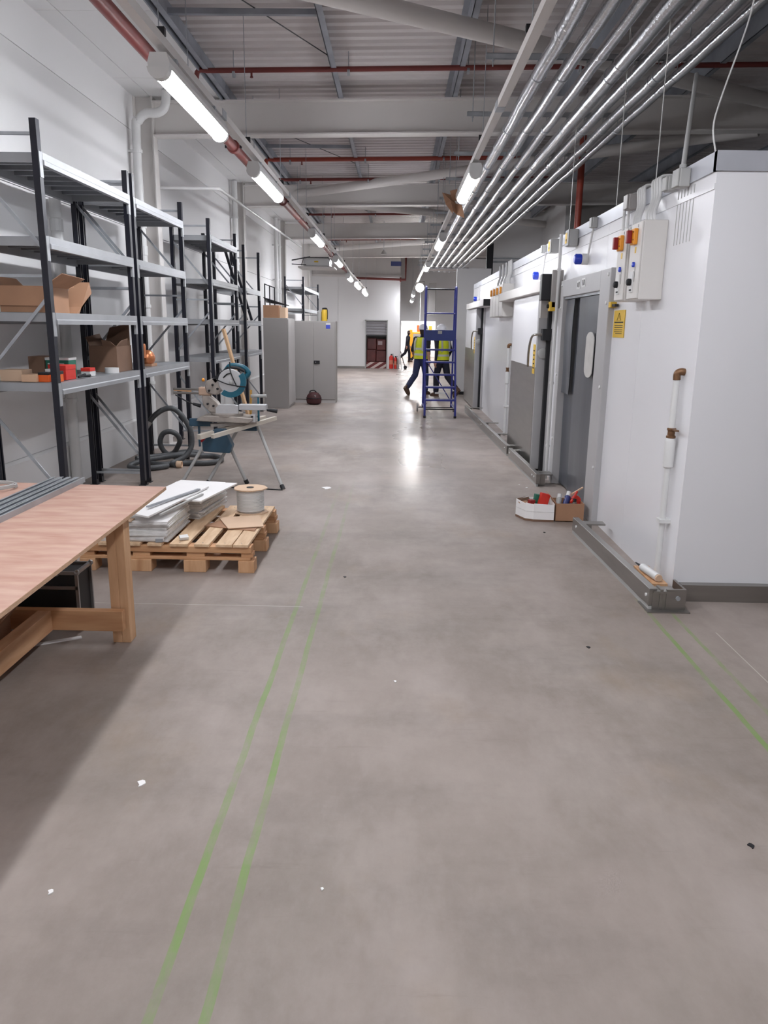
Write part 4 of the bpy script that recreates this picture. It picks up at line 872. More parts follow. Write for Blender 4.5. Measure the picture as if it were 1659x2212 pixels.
B('roll', G().lathe([(0.04, 0), (0.065, 0), (0.065, 0.05), (0.04, 0.05)], (-2.73, 7.40, Zs), 20), PIPE_W, t, smooth=True); B('core', G().lathe([(0.032, 0.001), (0.04, 0.001), (0.04, 0.049), (0.032, 0.049)], (-2.73, 7.40, Zs), 18), CARD, t, smooth=True)
item('black_strap', G().tube(curve([(-2.72, 6.58, Zs + 0.012), (-2.70, 6.68, Zs + 0.03), (-2.76, 6.76, Zs + 0.012), (-2.72, 6.84, Zs + 0.012), (-2.8, 6.9, Zs + 0.012)], 5), 0.010, 6), BLACK, 'black cable loop lying beside the red carton', 'cable', G1, smooth=True)

# ================================================================== GREY CABINETS
t = thing('steel_cabinet', 'grey steel cupboard seen from its side, nearer', 'cabinet', (-2.46, 16.4, 0), group='grey steel cabinets')
B('body', G().box(-2.72, -2.225, 15.9, 16.9, 0.0, 1.82), GREYCAB, t, bevel=0.006)
for a in (15.905, 16.405): B('door', G().box(-2.223, -2.205, a, a + 0.49, 0.06, 1.80), GREYCAB_L, t, bevel=0.004)
t = thing('steel_cabinet', 'grey steel cupboard with double doors facing the viewer', 'cabinet', (-1.85, 17.45, 0), group='grey steel cabinets')
B('body', G().box(-2.39, -1.345, 17.2, 17.65, 0.0, 1.78), GREYCAB, t, bevel=0.006)
for a, b in ((-2.26, -1.84), (-1.835, -1.365)): B('door', G().box(a, b, 17.185, 17.2, 0.08, 1.755), GREYCAB, t, bevel=0.003)
B('plinth', G().box(-2.38, -1.35, 17.195, 17.2, 0.0, 0.07), GREYCAB_L, t)
hd = B('handle', G().box(-1.83, -1.70, 17.165, 17.187, 0.86, 0.93), BLACKM, t, bevel=0.004); B('keyhole', G().lathe([(0.012, 0), (0.012, -0.006)], (-1.79, 17.165, 0.895), 10, 'y'), CASE_A, hd)
s = B('sticker', G().box(-1.56, -1.47, 17.181, 17.186, 1.62, 1.70), M('blue_sticker', (70, 86, 196), 0.5), t, label='blue and white sticker'); B('sticker_top', G().box(-1.56, -1.46, 17.180, 17.186, 1.70, 1.74), PIPE_W, s)
G2 = 'things stored on top of the cabinets'
item('cardboard_box', G().box(-2.72, -2.40, 15.95, 16.3, 1.821, 2.07), CARD, 'brown carton on top of the nearer grey cabinet', 'box', G2, bevel=0.004)
item('cardboard_box', G().box(-2.395, -2.27, 15.98, 16.35, 1.821, 2.03), CARD_L, 'pale carton beside the brown one on the cabinet', 'box', G2, bevel=0.004)
t = thing('wire_basket', 'black wire rack standing on the carton on the cabinet', 'wire rack', (-2.6, 16.2, 2.07), group=G2)
for x in (-2.72, -2.62, -2.52): B('bar', G().bar((x, 16.2, 2.071), (x, 16.2, 2.50 - (x + 2.72) * 0.35), 0.022, 0.022), BLACKM, t)
B('top_bar', G().bar((-2.72, 16.2, 2.49), (-2.52, 16.2, 2.42), 0.02, 0.02), BLACKM, t)
for k in range(5): B('slat', G().bar((-2.72, 16.02 + k * 0.07, 2.22 - k * 0.02), (-2.24, 16.02 + k * 0.07, 2.075), 0.02, 0.016), BLACKM, t)
t = thing('yellow_canister', 'yellow canister with black cap on the double door cabinet', 'canister', (-1.62, 17.5, 1.78), group=G2)
B('body', G().lathe([(0.06, 0), (0.065, 0.01), (0.065, 0.22), (0.05, 0.25)], (-1.62, 17.5, 1.78), 16), YELLOW, t, smooth=True); B('cap', G().lathe([(0.05, 0.25), (0.055, 0.255), (0.045, 0.285), (0.01, 0.29)], (-1.62, 17.5, 1.78), 14), BLACK, t, smooth=True)
B('hose', G().tube(curve([(-1.62, 17.45, 2.06), (-1.56, 17.44, 2.05), (-1.545, 17.44, 1.95), (-1.55, 17.44, 1.82)], 4), 0.008, 6), BLACK, t)
item('grey_canister', G().lathe([(0.045, 0), (0.05, 0.01), (0.05, 0.2), (0.02, 0.23)], (-1.735, 17.5, 1.78), 14), GREYBOX, 'grey cylinder beside the yellow canister', 'canister', G2, smooth=True)
t = thing('tool_bag', 'round dark maroon bag on the floor before the cabinet', 'bag', (-1.80, 16.85, 0))
B('body', G().lathe([(0.10, 0), (0.155, 0.03), (0.17, 0.10), (0.15, 0.19), (0.10, 0.25), (0.06, 0.265)], (-1.80, 16.85, 0), 20), MAROON, t, smooth=True)
B('rim', G().tube([(-1.80 + 0.165 * math.cos(a), 16.85 + 0.165 * math.sin(a), 0.14) for a in np.linspace(0, 2 * math.pi, 20, endpoint=False)], 0.008, 6, closed=True), BLACK, t)
B('handle', G().tube(curve([(-1.90, 16.84, 0.22), (-1.87, 16.82, 0.29), (-1.78, 16.81, 0.30), (-1.71, 16.84, 0.22)], 4), 0.012, 6), BLACK, t, smooth=True); B('buckle', G().box(-1.775, -1.74, 16.705, 16.72, 0.17, 0.21), CASE_A, t)

# ================================================================== WORKBENCH
t = thing('workbench', 'rough plywood workbench on square timber legs', 'table', (-1.9, 3.2, 0))
B('top', G().prism([(-2.53, 1.9), (-1.272, 1.9), (-1.338, 4.365), (-2.54, 4.43)], 'z', 0.732, 0.7495), PLY_E, t)
B('face_veneer', G().prism([(-2.529, 1.901), (-1.273, 1.901), (-1.339, 4.364), (-2.539, 4.429)], 'z', 0.7495, 0.7502), PLY, t)
for (x, y) in ((-1.46, 3.87), (-2.42, 3.92), (-1.44, 2.15), (-2.42, 2.15)):
    B('leg', G().box(x - 0.045, x + 0.005, y - 0.045, y + 0.045, 0, 0.73), PINE, t, bevel=0.003)
    B('leg_cheek', G().box(x + 0.005, x + 0.05, y - 0.045, y + 0.045, 0, 0.73), PINE, t, bevel=0.003)
for y in (3.79, 2.23): B('cross_stretcher', G().box(-2.46, -1.425, y - 0.024, y + 0.024, 0.088, 0.2), PINE_X, t, bevel=0.003)
B('long_stretcher', G().box(-1.87, -1.80, 2.25, 3.766, 0.088, 0.2), PINE_Y, t, bevel=0.003)
for x in (-1.50, -2.40): B('apron', G().box(x - 0.024, x + 0.024, 2.0, 4.28, 0.63, 0.731), PINE_Y, t)
for i in range(4):
    x = -2.06 + i * 0.048; y0 = 2.2 + i * 0.1; zz = 0.7508
    t = thing('metal_stud', 'galvanised channel lying on the workbench, %s of four' % ['leftmost', 'second from left', 'third from left', 'rightmost'][i], 'metal channel', (x, 3.4, zz), group='metal channels on the workbench')
    g = G()
    sl = 0.02
    for (u0, u1, w0, w1) in ((0, 0.044, 0, 0.002), (0, 0.002, 0.002, 0.03), (0.042, 0.044, 0.002, 0.03), (0.002, 0.012, 0.028, 0.03), (0.034, 0.042, 0.028, 0.03)):
        xa = x + 0.0
        g.add([(xa + u0, y0, zz + w0), (xa + u1, y0, zz + w0), (xa + u1 + sl, 4.46, zz + w0), (xa + u0 + sl, 4.46, zz + w0), (xa + u0, y0, zz + w1), (xa + u1, y0, zz + w1), (xa + u1 + sl, 4.46, zz + w1), (xa + u0 + sl, 4.46, zz + w1)],
              [(0, 3, 2, 1), (4, 5, 6, 7), (0, 1, 5, 4), (1, 2, 6, 5), (2, 3, 7, 6), (3, 0, 4, 7)])
    B('channel', g, GALV, t)
item('cable_coil', G().tube([(-2.28 + (0.12 + 0.004 * math.sin(5 * a)) * math.cos(a), 4.22 + 0.1 * math.sin(a), 0.762 + 0.006 * (a / 6.28)) for a in np.linspace(0, 18.8, 60)], 0.006, 6), GREYBOX, 'loose coil of grey cable at the back of the workbench', 'cable', smooth=True)
# tool case and things under the bench
t = thing('tool_case', 'black tool case with aluminium edges under the workbench', 'case', (-2.0, 4.1, 0))
cx0, cx1, cy0, cy1, cz = -2.42, -1.74, 3.98, 4.17, 0.34
B('body', G().box(cx0 + 0.01, cx1 - 0.01, cy0 + 0.008, cy1 - 0.008, 0.01, cz - 0.01), CASE_B, t)
e = 0.013
for (y, z) in ((cy0, 0.013), (cy1, 0.013), (cy0, cz), (cy1, cz), (cy0, cz - 0.085)): B('edge', G().box(cx0, cx1, y - e / 2, y + e / 2, z - e, z + e * 0.4), CASE_A, t)
for x in (cx0, cx1):
    for y in (cy0, cy1): B('edge', G().box(x - e, x + e * 0.3, y - e / 2, y + e / 2, 0.02, cz), CASE_A, t)
    for z in (0.02, cz): B('edge', G().box(x - e, x + e * 0.3, cy0, cy1, z - e, z + e * 0.4), CASE_A, t)
    for y in (cy0, cy1):
        for z in (0.016, cz): B('corner', G().sphere((x, y, z), 0.016, 8, 6), CASE_A, t, smooth=True)
B('handle', G().tube(curve([(-2.16, 4.08, cz), (-2.15, 4.08, cz + 0.035), (-2.0, 4.08, cz + 0.035), (-1.99, 4.08, cz)], 4), 0.012, 8), BLACK, t, smooth=True)
for x in (-2.3, -1.87): B('latch', G().box(x - 0.025, x + 0.025, cy0 - 0.008, cy0 + 0.05, cz - 0.02, cz + 0.008), CASE_A, t)
item('white_hose', G().tube(curve([(-2.25, 4.30, 0.02), (-2.2, 4.32, 0.30), (-2.05, 4.32, 0.44), (-1.92, 4.32, 0.40), (-1.88, 4.32, 0.2), (-1.86, 4.32, 0.015)], 6), 0.012, 8), PIPE_W, 'white cable arching up behind the tool case', 'cable', smooth=True)
item('strap', G().bar((-2.10, 3.66, 0.003), (-1.70, 3.88, 0.003), 0.03, 0.006), TILE, 'pale flat strap lying on the floor before the case', 'strap')
open_box('cardboard_box', 'brown carton under the workbench beside the tool case', (-2.13, 3.50, 0), (0.34, 0.34, 0.20), CARD, 0.12, [[(0.17, -0.17, 0.20), (0.17, 0.17, 0.20), (0.25, 0.15, 0.30), (0.25, -0.15, 0.29)], [(-0.17, 0.17, 0.20), (0.17, 0.17, 0.20), (0.16, 0.23, 0.30), (-0.16, 0.23, 0.30)]])

# ================================================================== PALLET WITH BOARDS
t = thing('pallet', 'wooden pallet on the floor beyond the workbench', 'pallet', (-1.6, 5.6, 0))
bx = [(-1.0, -1.105), (-1.112, -1.225), (-1.27, -1.375), (-1.42, -1.545), (-1.60, -1.70), (-1.75, -1.87), (-1.92, -2.04), (-2.08, -2.18)]
for a, b in bx: B('deck_board', G().box(b, a, 5.04, 6.22, 0.185, 0.205), PALLET, t, bevel=0.002)
for y in (5.055, 5.585, 6.11): B('stringer_board', G().box(-2.18, -0.985, y, y + 0.10, 0.14, 0.184), PINE_X, t, bevel=0.002)
for y in (5.055, 5.585, 6.11):
    B('bottom_board', G().box(-2.18, -0.99, y, y + 0.10, 0.088, 0.108), PINE_X, t, bevel=0.002)
    for a, b in ((-1.075, -0.965), (-1.455, -1.30), (-1.83, -1.68), (-2.18, -2.07)):
        B('block', G().box(a, b, y - 0.01, y + 0.11, 0, 0.087), PINE, t, bevel=0.004)
        B('spacer_block', G().box(a + 0.02, b - 0.01, y + 0.01, y + 0.09, 0.109, 0.139), PINE_X, t)
for a, b in bx[:6]:
    for y in (5.08, 6.15): B('nail', G().lathe([(0.004, 0), (0.004, 0.002)], ((a + b) / 2, y, 0.205), 6), GREYCAB, t)
def tiles(n, x0, y0, w_, l_, z0, rz, label, grp, step=0.0115):
    for i in range(n):
        dx, dy = random.uniform(-0.014, 0.014), random.uniform(-0.014, 0.014)
        o = bpy.data.objects.new('ceiling_tile', TM[(w_, l_)]); COL.objects.link(o); o.location = (x0 + dx, y0 + dy, z0 + i * step); o.rotation_euler = (0, 0, rz + random.uniform(-0.03, 0.03))
        o['category'] = 'tile'; o['group'] = grp
        o['label'] = '%s, %s' % (label, 'topmost' if i == n - 1 else ('bottom one' if i == 0 else '%s from the bottom' % (ORD + ['eleventh', 'twelfth', 'thirteenth', 'fourteenth', 'fifteenth', 'sixteenth'])[i]))
TM = {}
for k in ((0.52, 0.58), (0.40, 0.60)):
    me = mesh_of('ceiling_tile', G().box(-k[0] / 2, k[0] / 2, -k[1] / 2, k[1] / 2, 0, 0.0105), TILE); me.materials.append(TILE_E)
    for p in me.polygons:
        if abs(p.normal.z) < 0.5: p.material_index = 1
    TM[k] = me
tiles(13, -1.83, 5.36, 0.52, 0.58, 0.2055, 0.0, 'white tile in the front stack', 'white tiles stacked on the pallet')
tiles(16, -1.66, 6.04, 0.40, 0.60, 0.2055, -0.12, 'white tile in the rear stack', 'white tiles stacked on the pallet')
item('tile_sheet', G().sheet([(-1.86, 5.10, 0.40), (-1.66, 4.98, 0.40), (-1.46, 5.86, 0.43), (-1.76, 6.02, 0.43)], 0.012), TILE, 'large white sheet tilted across both tile stacks', 'tile', 'loose sheets on the tile stacks')
item('tile_sheet', G().sheet([(-1.62, 5.50, 0.405), (-1.42, 5.46, 0.405), (-1.28, 6.08, 0.415), (-1.44, 6.10, 0.415)], 0.011), TILE, 'narrow white sheet lying on the rear tile stack', 'tile', 'loose sheets on the tile stacks')
item('tile_strip', G().bar((-1.72, 5.16, 0.435), (-1.50, 5.72, 0.447), 0.025, 0.01), GALV, 'thin grey trim strip lying between the sheets', 'strip', 'loose sheets on the tile stacks')
item('tile_strip', G().bar((-1.62, 5.12, 0.39), (-1.45, 5.62, 0.43), 0.02, 0.012), GREYBOX, 'second grey trim strip beside the sheets', 'strip', 'loose sheets on the tile stacks')
item('card_slip', G().box(-2.02, -1.80, 5.045, 5.12, 0.355, 0.362), CARD_L, 'tan card slip poking from the front tile stack', 'cardboard')
t = thing('cable_reel', 'cable reel with tan flanges and white cable on the pallet', 'reel', (-1.16, 6.0, 0.206))
fl = [(0.135 * math.cos(a) * (1 + 0.05 * math.cos(3 * a)), 0.135 * math.sin(a)) for a in np.linspace(0, 2 * math.pi, 10, endpoint=False)]
B('flange', G().prism([(-1.16 + p[0], 6.0 + p[1]) for p in fl], 'z', 0.206, 0.214), CARD_L, t)
B('flange', G().prism([(-1.16 + p[0], 6.0 + p[1]) for p in fl], 'z', 0.40, 0.408), CARD_L, t)
B('cable', G().tube([(-1.16 + 0.104 * math.cos(a), 6.0 + 0.104 * math.sin(a), 0.222 + 0.17 * a / 94.2) for a in np.linspace(0, 94.2, 300)], 0.0065, 6), PIPE_W, t, smooth=True)
B('core', G().lathe([(0.096, 0.214), (0.096, 0.40)], (-1.16, 6.0, 0), 20), TILE_E, t); B('hub_hole', G().lathe([(0.02, 0.408), (0.03, 0.409), (0.03, 0.411), (0.02, 0.411)], (-1.16, 6.0, 0), 14), INK, t)
item('card_piece', G().prism([(-1.36, 5.74), (-1.22, 5.42), (-0.97, 5.50), (-1.06, 5.84)], 'z', 0.216, 0.221), CARD_L, 'square tan card offcut on top of the pallet corner', 'cardboard', 'card offcuts on the pallet')
item('card_piece', G().prism([(-1.42, 5.52), (-1.02, 5.40), (-1.02, 5.62), (-1.30, 5.78)], 'z', 0.2065, 0.2115), CARD, 'lower tan card offcut under the square one', 'cardboard', 'card offcuts on the pallet')
item('paper_scrap', G().obox((-1.47, 5.14, 0.225), (0.06, 0.04, 0.02), rz=0.5, rx=0.3), PIPE_W, 'small folded white scrap on the pallet front', 'scrap', 'scraps on the pallet')
item('paper_scrap', G().obox((-1.62, 5.06, 0.222), (0.05, 0.012, 0.025), rz=0.3), GALV, 'small metal offcut on the pallet front edge', 'scrap', 'scraps on the pallet')
# floor litter
def litter(label, x, y, s, mat, rz=0.4): item('floor_chip', G().prism([(x + s * math.cos(a) * (0.6 + 0.4 * math.sin(3 * a + rz)), y + s * math.sin(a)) for a in np.linspace(0, 6.28, 7, endpoint=False)], 'z', 0.0, 0.004), mat, label, 'chip', 'bits on the floor')['kind'] = 'thing'
litter('white flake on the floor left of the green lines', -0.93, 2.53, 0.022, TILE)
litter('white scrap of plastic past the pallet', -0.72, 7.95, 0.07, TILE)
litter('white chip on the floor between green line and rail', 0.02, 3.42, 0.010, TILE)
litter('dark speck on the floor near the green lines', -0.33, 5.0, 0.014, BLACK)
litter('dark chip on the floor before the cold room', 1.07, 3.88, 0.014, BLACK)
litter('black chip at the lower right of the floor', 1.22, 2.25, 0.014, BLACK)
litter('dark chip just before the white carton', 1.28, 6.28, 0.012, BLACK)
litter('white chip at the lower left of the floor', -1.02, 1.96, 0.012, TILE)
litter('white crumb near the bottom of the floor', -0.20, 2.0, 0.007, TILE)
litter('white crumb beside the long guard rail', 1.38, 8.3, 0.014, TILE); litter('white crumb by the sliding door rail end', 1.44, 8.15, 0.018, TILE)

# ================================================================== MITRE SAW ON ITS STAND
st = thing('saw_stand', 'folding saw stand with grey tube legs and blue brackets', 'stand', (-1.75, 8.1, 0))
for k, (p, q) in enumerate((((-1.95, 8.0, 0.56), (-2.27, 7.86, 0.0)), ((-1.80, 8.02, 0.52), (-1.60, 8.12, 0.0)), ((-1.56, 8.42, 0.68), (-1.17, 7.86, 0.0)), ((-1.72, 8.42, 0.6), (-2.02, 8.02, 0.0)))):
    lg = B('leg', G().cyl(p, q, 0.018, n=10), GREYBOX, st, smooth=True)
    d = (Vector(q) - Vector(p)).normalized(); B('foot', G().cyl(Vector(q) - d * 0.05, Vector(q) + Vector((0, 0, 0.001)), 0.024, n=10), BLACK, lg)
B('main_beam', G().bar((-2.02, 7.78, 0.55), (-1.48, 8.62, 0.66), 0.05, 0.05), M('cream_beam', (206, 198, 186), 0.5), st)
B('main_beam', G().bar((-1.86, 7.70, 0.57), (-1.34, 8.52, 0.67), 0.04, 0.04), M('cream_beam', (206, 198, 186), 0.5), st)
B('end_bracket', G().prism([(-2.02, 0.375), (-1.74, 0.36), (-1.71, 0.44), (-1.79, 0.61), (-1.90, 0.61), (-2.03, 0.47)], 'y', 7.93, 8.05), TEAL_D, st, bevel=0.008, label='blue end bracket')
B('end_bracket', G().prism([(-1.70, 0.545), (-1.52, 0.545), (-1.54, 0.70), (-1.60, 0.70)], 'y', 8.34, 8.46), TEAL_D, st, bevel=0.008, label='blue end bracket')
ws = B('work_support', G().box(-2.20, -1.96, 8.10, 8.16, 0.62, 0.70), TEAL_D, st, bevel=0.006, label='blue work support')
B('support_post', G().box(-2.11, -2.09, 8.11, 8.14, 0.40, 0.62), TEAL_D, ws); B('clamp_knob', G().box(-2.08, -2.03, 8.09, 8.15, 0.45, 0.49), REDSW, ws)
rl = B('roller_post', G().box(-1.50, -1.48, 8.29, 8.31, 0.66, 0.92), TEAL, st); B('roller', G().cyl((-1.57, 8.30, 0.93), (-1.40, 8.30, 0.935), 0.018, n=10), GREYBOX, rl, smooth=True)
B('cross_bar', G().bar((-1.96, 8.05, 0.64), (-1.5, 8.2, 0.66), 0.07, 0.03), ALU, st)

sw = thing('mitre_saw', 'teal and grey sliding mitre saw with round blade guard', 'saw', (-1.75, 8.15, 0.66), )
B('base', G().prism([(-2.10, 0.685), (-1.55, 0.67), (-1.50, 0.70), (-1.50, 0.725), (-1.72, 0.74), (-2.02, 0.745), (-2.08, 0.72)], 'y', 8.0, 8.32), ALU, sw, bevel=0.008)
B('turntable', G().lathe([(0.17, 0), (0.17, 0.025), (0.15, 0.032)], (-1.80, 8.16, 0.735), 24), ALU, sw, smooth=True)
B('fence', G().prism([(-1.90, 0.76), (-1.66, 0.765), (-1.66, 0.85), (-1.70, 0.86), (-1.86, 0.86), (-1.90, 0.82)], 'y', 8.05, 8.08), ALU_L, sw, bevel=0.004)
B('table_arm', G().box(-1.66, -1.37, 8.08, 8.18, 0.80, 0.86), ALU_L, sw, bevel=0.006)
ah = B('arm_handle', G().tube([(-1.37, 8.13, 0.80), (-1.34, 8.13, 0.80), (-1.26, 8.13, 0.79)], [0.012, 0.018, 0.022], 10), BLACK, sw, smooth=True)
B('scale_block', G().box(-1.53, -1.48, 8.03, 8.14, 0.68, 0.76), ALU_L, sw, bevel=0.004)
for z in (0.70, 0.73): B('slot', G().box(-1.525, -1.50, 8.026, 8.03, z, z + 0.018), BLACK, sw)
B('rear_bracket', G().prism([(-2.06, 0.95), (-1.98, 0.95), (-1.90, 0.88), (-1.85, 0.80), (-1.86, 0.75), (-1.98, 0.77), (-2.05, 0.84)], 'y', 8.12, 8.22), ALU, sw, bevel=0.01)
for z in (0.965, 1.005): B('slide_rail', G().cyl((-2.37, 8.17, z), (-1.88, 8.17, z), 0.012, n=10), STEEL, sw, smooth=True)
B('slide_carrier', G().prism([(-2.09, 0.945), (-1.96, 0.945), (-1.96, 1.03), (-2.09, 1.03)], 'y', 8.11, 8.23), M('tan_casting', (180, 152, 132), 0.5), sw, bevel=0.012)
B('head_casting', G().prism([(-2.0, 0.97), (-1.90, 0.95), (-1.84, 1.0), (-1.78, 1.10), (-1.90, 1.14), (-2.0, 1.10), (-2.02, 1.04)], 'y', 8.10, 8.20), ALU, sw, bevel=0.014)
B('motor', G().lathe([(0.05, -0.12), (0.058, -0.11), (0.058, 0.02), (0.045, 0.04)], (-1.90, 8.24, 1.07), 18, 'y'), BLACKM, sw, smooth=True)
B('hinge_knob', G().sphere((-2.03, 8.10, 1.11), 0.018, 10, 8), AMBER, sw, smooth=True)
for (x, z) in ((-1.97, 1.0), (-1.93, 1.06), (-1.99, 0.86), (-1.93, 0.84), (-1.88, 1.02)): B('bolt', G().lathe([(0.012, 0), (0.012, -0.02), (0.006, -0.024)], (x, 8.10, z), 8, 'y'), BLACK, sw)
bc = (-1.735, 8.09, 1.10)
ug = [(bc[0] + 0.135 * math.cos(a), bc[2] + 0.135 * math.sin(a)) for a in np.linspace(math.radians(15), math.radians(215), 22)] + [(bc[0] - 0.09, bc[2] - 0.09), (bc[0] + 0.02, bc[2] - 0.03)]
B('upper_guard', G().prism([(bc[0] + 0.13 * math.cos(a), bc[2] + 0.13 * math.sin(a)) for a in np.linspace(0, 2 * math.pi, 32, endpoint=False)], 'y', 8.055, 8.10), ALU_L, sw, bevel=0.008)
B('guard_slot', G().tube(curve([(bc[0] - 0.07, 8.052, bc[2] + 0.04), (bc[0] - 0.03, 8.052, bc[2] + 0.075), (bc[0] + 0.01, 8.052, bc[2] + 0.085)], 4), 0.007, 6), BLACK, sw)
lo = [(bc[0] + 0.166 * math.cos(a), bc[2] + 0.166 * math.sin(a)) for a in np.linspace(math.radians(-128), math.radians(34), 22)] + [(bc[0] + 0.108 * math.cos(a), bc[2] + 0.108 * math.sin(a)) for a in np.linspace(math.radians(34), math.radians(-128), 22)]
B('lower_guard', G().prism(lo, 'y', 8.048, 8.085), TEAL, sw, label='teal lower blade guard')
B('blade', G().lathe([(0.01, 0), (0.128, 0.0), (0.128, 0.003), (0.01, 0.003)], (bc[0], 8.102, bc[2]), 40, 'y'), STEEL, sw)
B('arbor', G().lathe([(0.022, 0), (0.022, -0.012), (0.012, -0.018)], (bc[0] + 0.01, 8.055, bc[2] - 0.01), 12, 'y'), GREYBOX, sw)
B('top_handle', G().tube(curve([(-1.80, 8.13, 1.20), (-1.74, 8.13, 1.26), (-1.62, 8.13, 1.25), (-1.555, 8.13, 1.19), (-1.60, 8.13, 1.13)], 5), 0.026, 12), TEAL, sw, smooth=True, label='teal top handle')
B('handle_grip', G().tube(curve([(-1.73, 8.10, 1.245), (-1.65, 8.10, 1.235), (-1.59, 8.10, 1.205)], 4), 0.017, 8), BLACK, sw, smooth=True)
B('belt_cover', G().bar((-1.92, 8.13, 1.10), (-1.75, 8.13, 1.235), 0.06, 0.05), BLACKM, sw)
B('power_cable', G().tube(curve([(-1.88, 8.04, 1.12), (-1.78, 8.03, 1.08), (-1.68, 8.02, 1.06), (-1.56, 8.02, 1.05)], 4) + curve([(-1.66, 8.02, 1.05), (-1.70, 8.02, 1.14), (-1.73, 8.04, 1.22), (-1.735, 8.06, 1.30)], 4), 0.006, 6), BLACK, sw)
B('clamp_handle', G().tube(curve([(-2.33, 8.10, 0.95), (-2.2, 8.08, 0.88), (-2.1, 8.07, 0.85)], 4), 0.008, 6), BLACK, sw)
B('side_grip', G().tube([(-2.14, 8.07, 0.86), (-2.06, 8.07, 0.84)], [0.014, 0.02], 8), BLACK, sw, smooth=True)
item('timber_offcut', G().bar((-2.40, 8.30, 0.985), (-2.22, 8.32, 0.975), 0.04, 0.02), PINE_X, 'timber offcut resting on the saw slide rails', 'timber')
item('timber_batten', G().bar((-1.665, 8.62, 0.69), (-1.94, 8.74, 1.63), 0.035, 0.03), M('fresh_pine', (206, 170, 132), 0.7), 'tall pale batten leaning up from the saw stand', 'timber')
item('timber_batten', G().bar((-1.615, 8.5, 0.68), (-1.605, 8.5, 0.98), 0.022, 0.022), M('ochre_pine', (208, 160, 84), 0.7), 'short ochre batten standing on the saw stand', 'timber')

# ================================================================== VACUUM HOSE
h = thing('vacuum_hose', 'dark grey vacuum hose looped up and coiled on the floor', 'hose', (-2.7, 9.3, 0))
r = 0.032
path = curve([(-3.02, 9.22, 0.47), (-2.94, 9.24, 0.58), (-2.83, 9.26, 0.66), (-2.72, 9.27, 0.68), (-2.63, 9.28, 0.62), (-2.55, 9.28, 0.51), (-2.5, 9.28, 0.38), (-2.5, 9.26, 0.22), (-2.57, 9.18, 0.10), (-2.68, 9.05, 0.045), (-2.62, 8.98, 0.04)], 8)
B('loop', G().tube(path, r, 12), HOSE, h, smooth=True)
B('nozzle', G().tube([(-2.985, 9.23, 0.52), (-3.02, 9.22, 0.47), (-3.06, 9.21, 0.40), (-3.08, 9.21, 0.33)], [0.034, 0.036, 0.022, 0.020], 10), CASE_A, h, smooth=True)
path = curve([(-2.60, 9.52, 0.04), (-2.78, 9.44, 0.06), (-2.88, 9.40, 0.13), (-2.92, 9.38, 0.24), (-2.88, 9.38, 0.35), (-2.79, 9.38, 0.38), (-2.71, 9.40, 0.34), (-2.69, 9.44, 0.26), (-2.74, 9.50, 0.17), (-2.82, 9.56, 0.08), (-2.95, 9.56, 0.036), (-3.06, 9.42, 0.034), (-3.02, 9.16, 0.034), (-2.82, 9.02, 0.034), (-2.55, 9.12, 0.034), (-2.31, 9.15, 0.034), (-2.18, 9.30, 0.034), (-2.2, 9.52, 0.034), (-2.35, 9.68, 0.034), (-2.5, 9.60, 0.05), (-2.6, 9.4, 0.09), (-2.8, 9.24, 0.09), (-3.05, 8.98, 0.07), (-3.13, 8.84, 0.036), (-3.0, 8.72, 0.034), (-2.8, 8.8, 0.034), (-2.7, 8.92, 0.036)], 8)
B('coil', G().tube(path, r, 12), HOSE, h, smooth=True)
path = curve([(-2.98, 9.62, 0.04), (-2.8, 9.95, 0.034), (-2.6, 9.94, 0.034), (-2.5, 9.74, 0.05), (-2.56, 9.52, 0.1), (-2.7, 9.34, 0.10), (-2.92, 9.2, 0.10), (-3.1, 9.0, 0.10)], 8)
B('coil', G().tube(path, r, 12), HOSE, h, smooth=True)
B('cuff', G().lathe([(0.03, -0.07), (0.042, -0.06), (0.042, 0.0), (0.036, 0.0), (0.03, -0.05)], (-2.55, 8.99, 0.042), 16, 'x'), CARD_L, h, smooth=True, label='tan hose cuff')
item('floor_cable', G().tube(curve([(-1.17, 7.80, 0.006), (-1.5, 7.86, 0.006), (-1.9, 7.9, 0.006), (-2.2, 7.82, 0.006), (-2.45, 7.75, 0.006)], 6), 0.006, 6), BLACK, 'thin black cable lying along the floor under the saw', 'cable', smooth=True)

# ================================================================== BLUE MOBILE STEPS
t = thing('mobile_steps', 'blue steel mobile step ladder in the middle of the aisle', 'ladder', (0.84, 14.9, 0))
xl, xr = 0.55, 1.13
def T(name, pts, r=0.016, mat=BLUE, n=10, par=None): return B(name, G().tube(pts, r, n), mat, par or t, smooth=True)
topy = 15.25
for x in (xl, xr):
    T('front_stile', [(x, 14.6, 0.02), (x, 14.62, 0.22), (x, 15.2, 1.46)], 0.021)
    T('rear_leg', [(x, 15.75, 0.08), (x, 15.65, 1.46)], 0.019)
    T('handrail', curve([(x, 15.22, 1.46), (x, 15.22, 1.9), (x, 15.24, 2.36), (x, 15.30, 2.43), (x, 15.45, 2.44), (x, 15.62, 2.40), (x, 15.66, 2.2), (x, 15.66, 1.46)], 5), 0.017)
    T('mid_rail', [(x, 15.22, 1.95), (x, 15.66, 1.95)], 0.012)
    T('base_rail', [(x, 14.66, 0.16), (x, 15.74, 0.16)], 0.014)
    B('foot', G().lathe([(0.022, 0), (0.026, 0.005), (0.026, 0.04)], (x, 14.6, 0), 10), BLACK, t)
T('guard_bar', [(xl, 15.64, 1.95), (xr, 15.64, 1.95)], 0.013); T('guard_bar', [(xl, 15.63, 2.41), (xr, 15.63, 2.41)], 0.015, BLACKM)
T('lower_bar', [(xl, 14.66, 0.16), (xr, 14.66, 0.16)], 0.014, BLACKM)
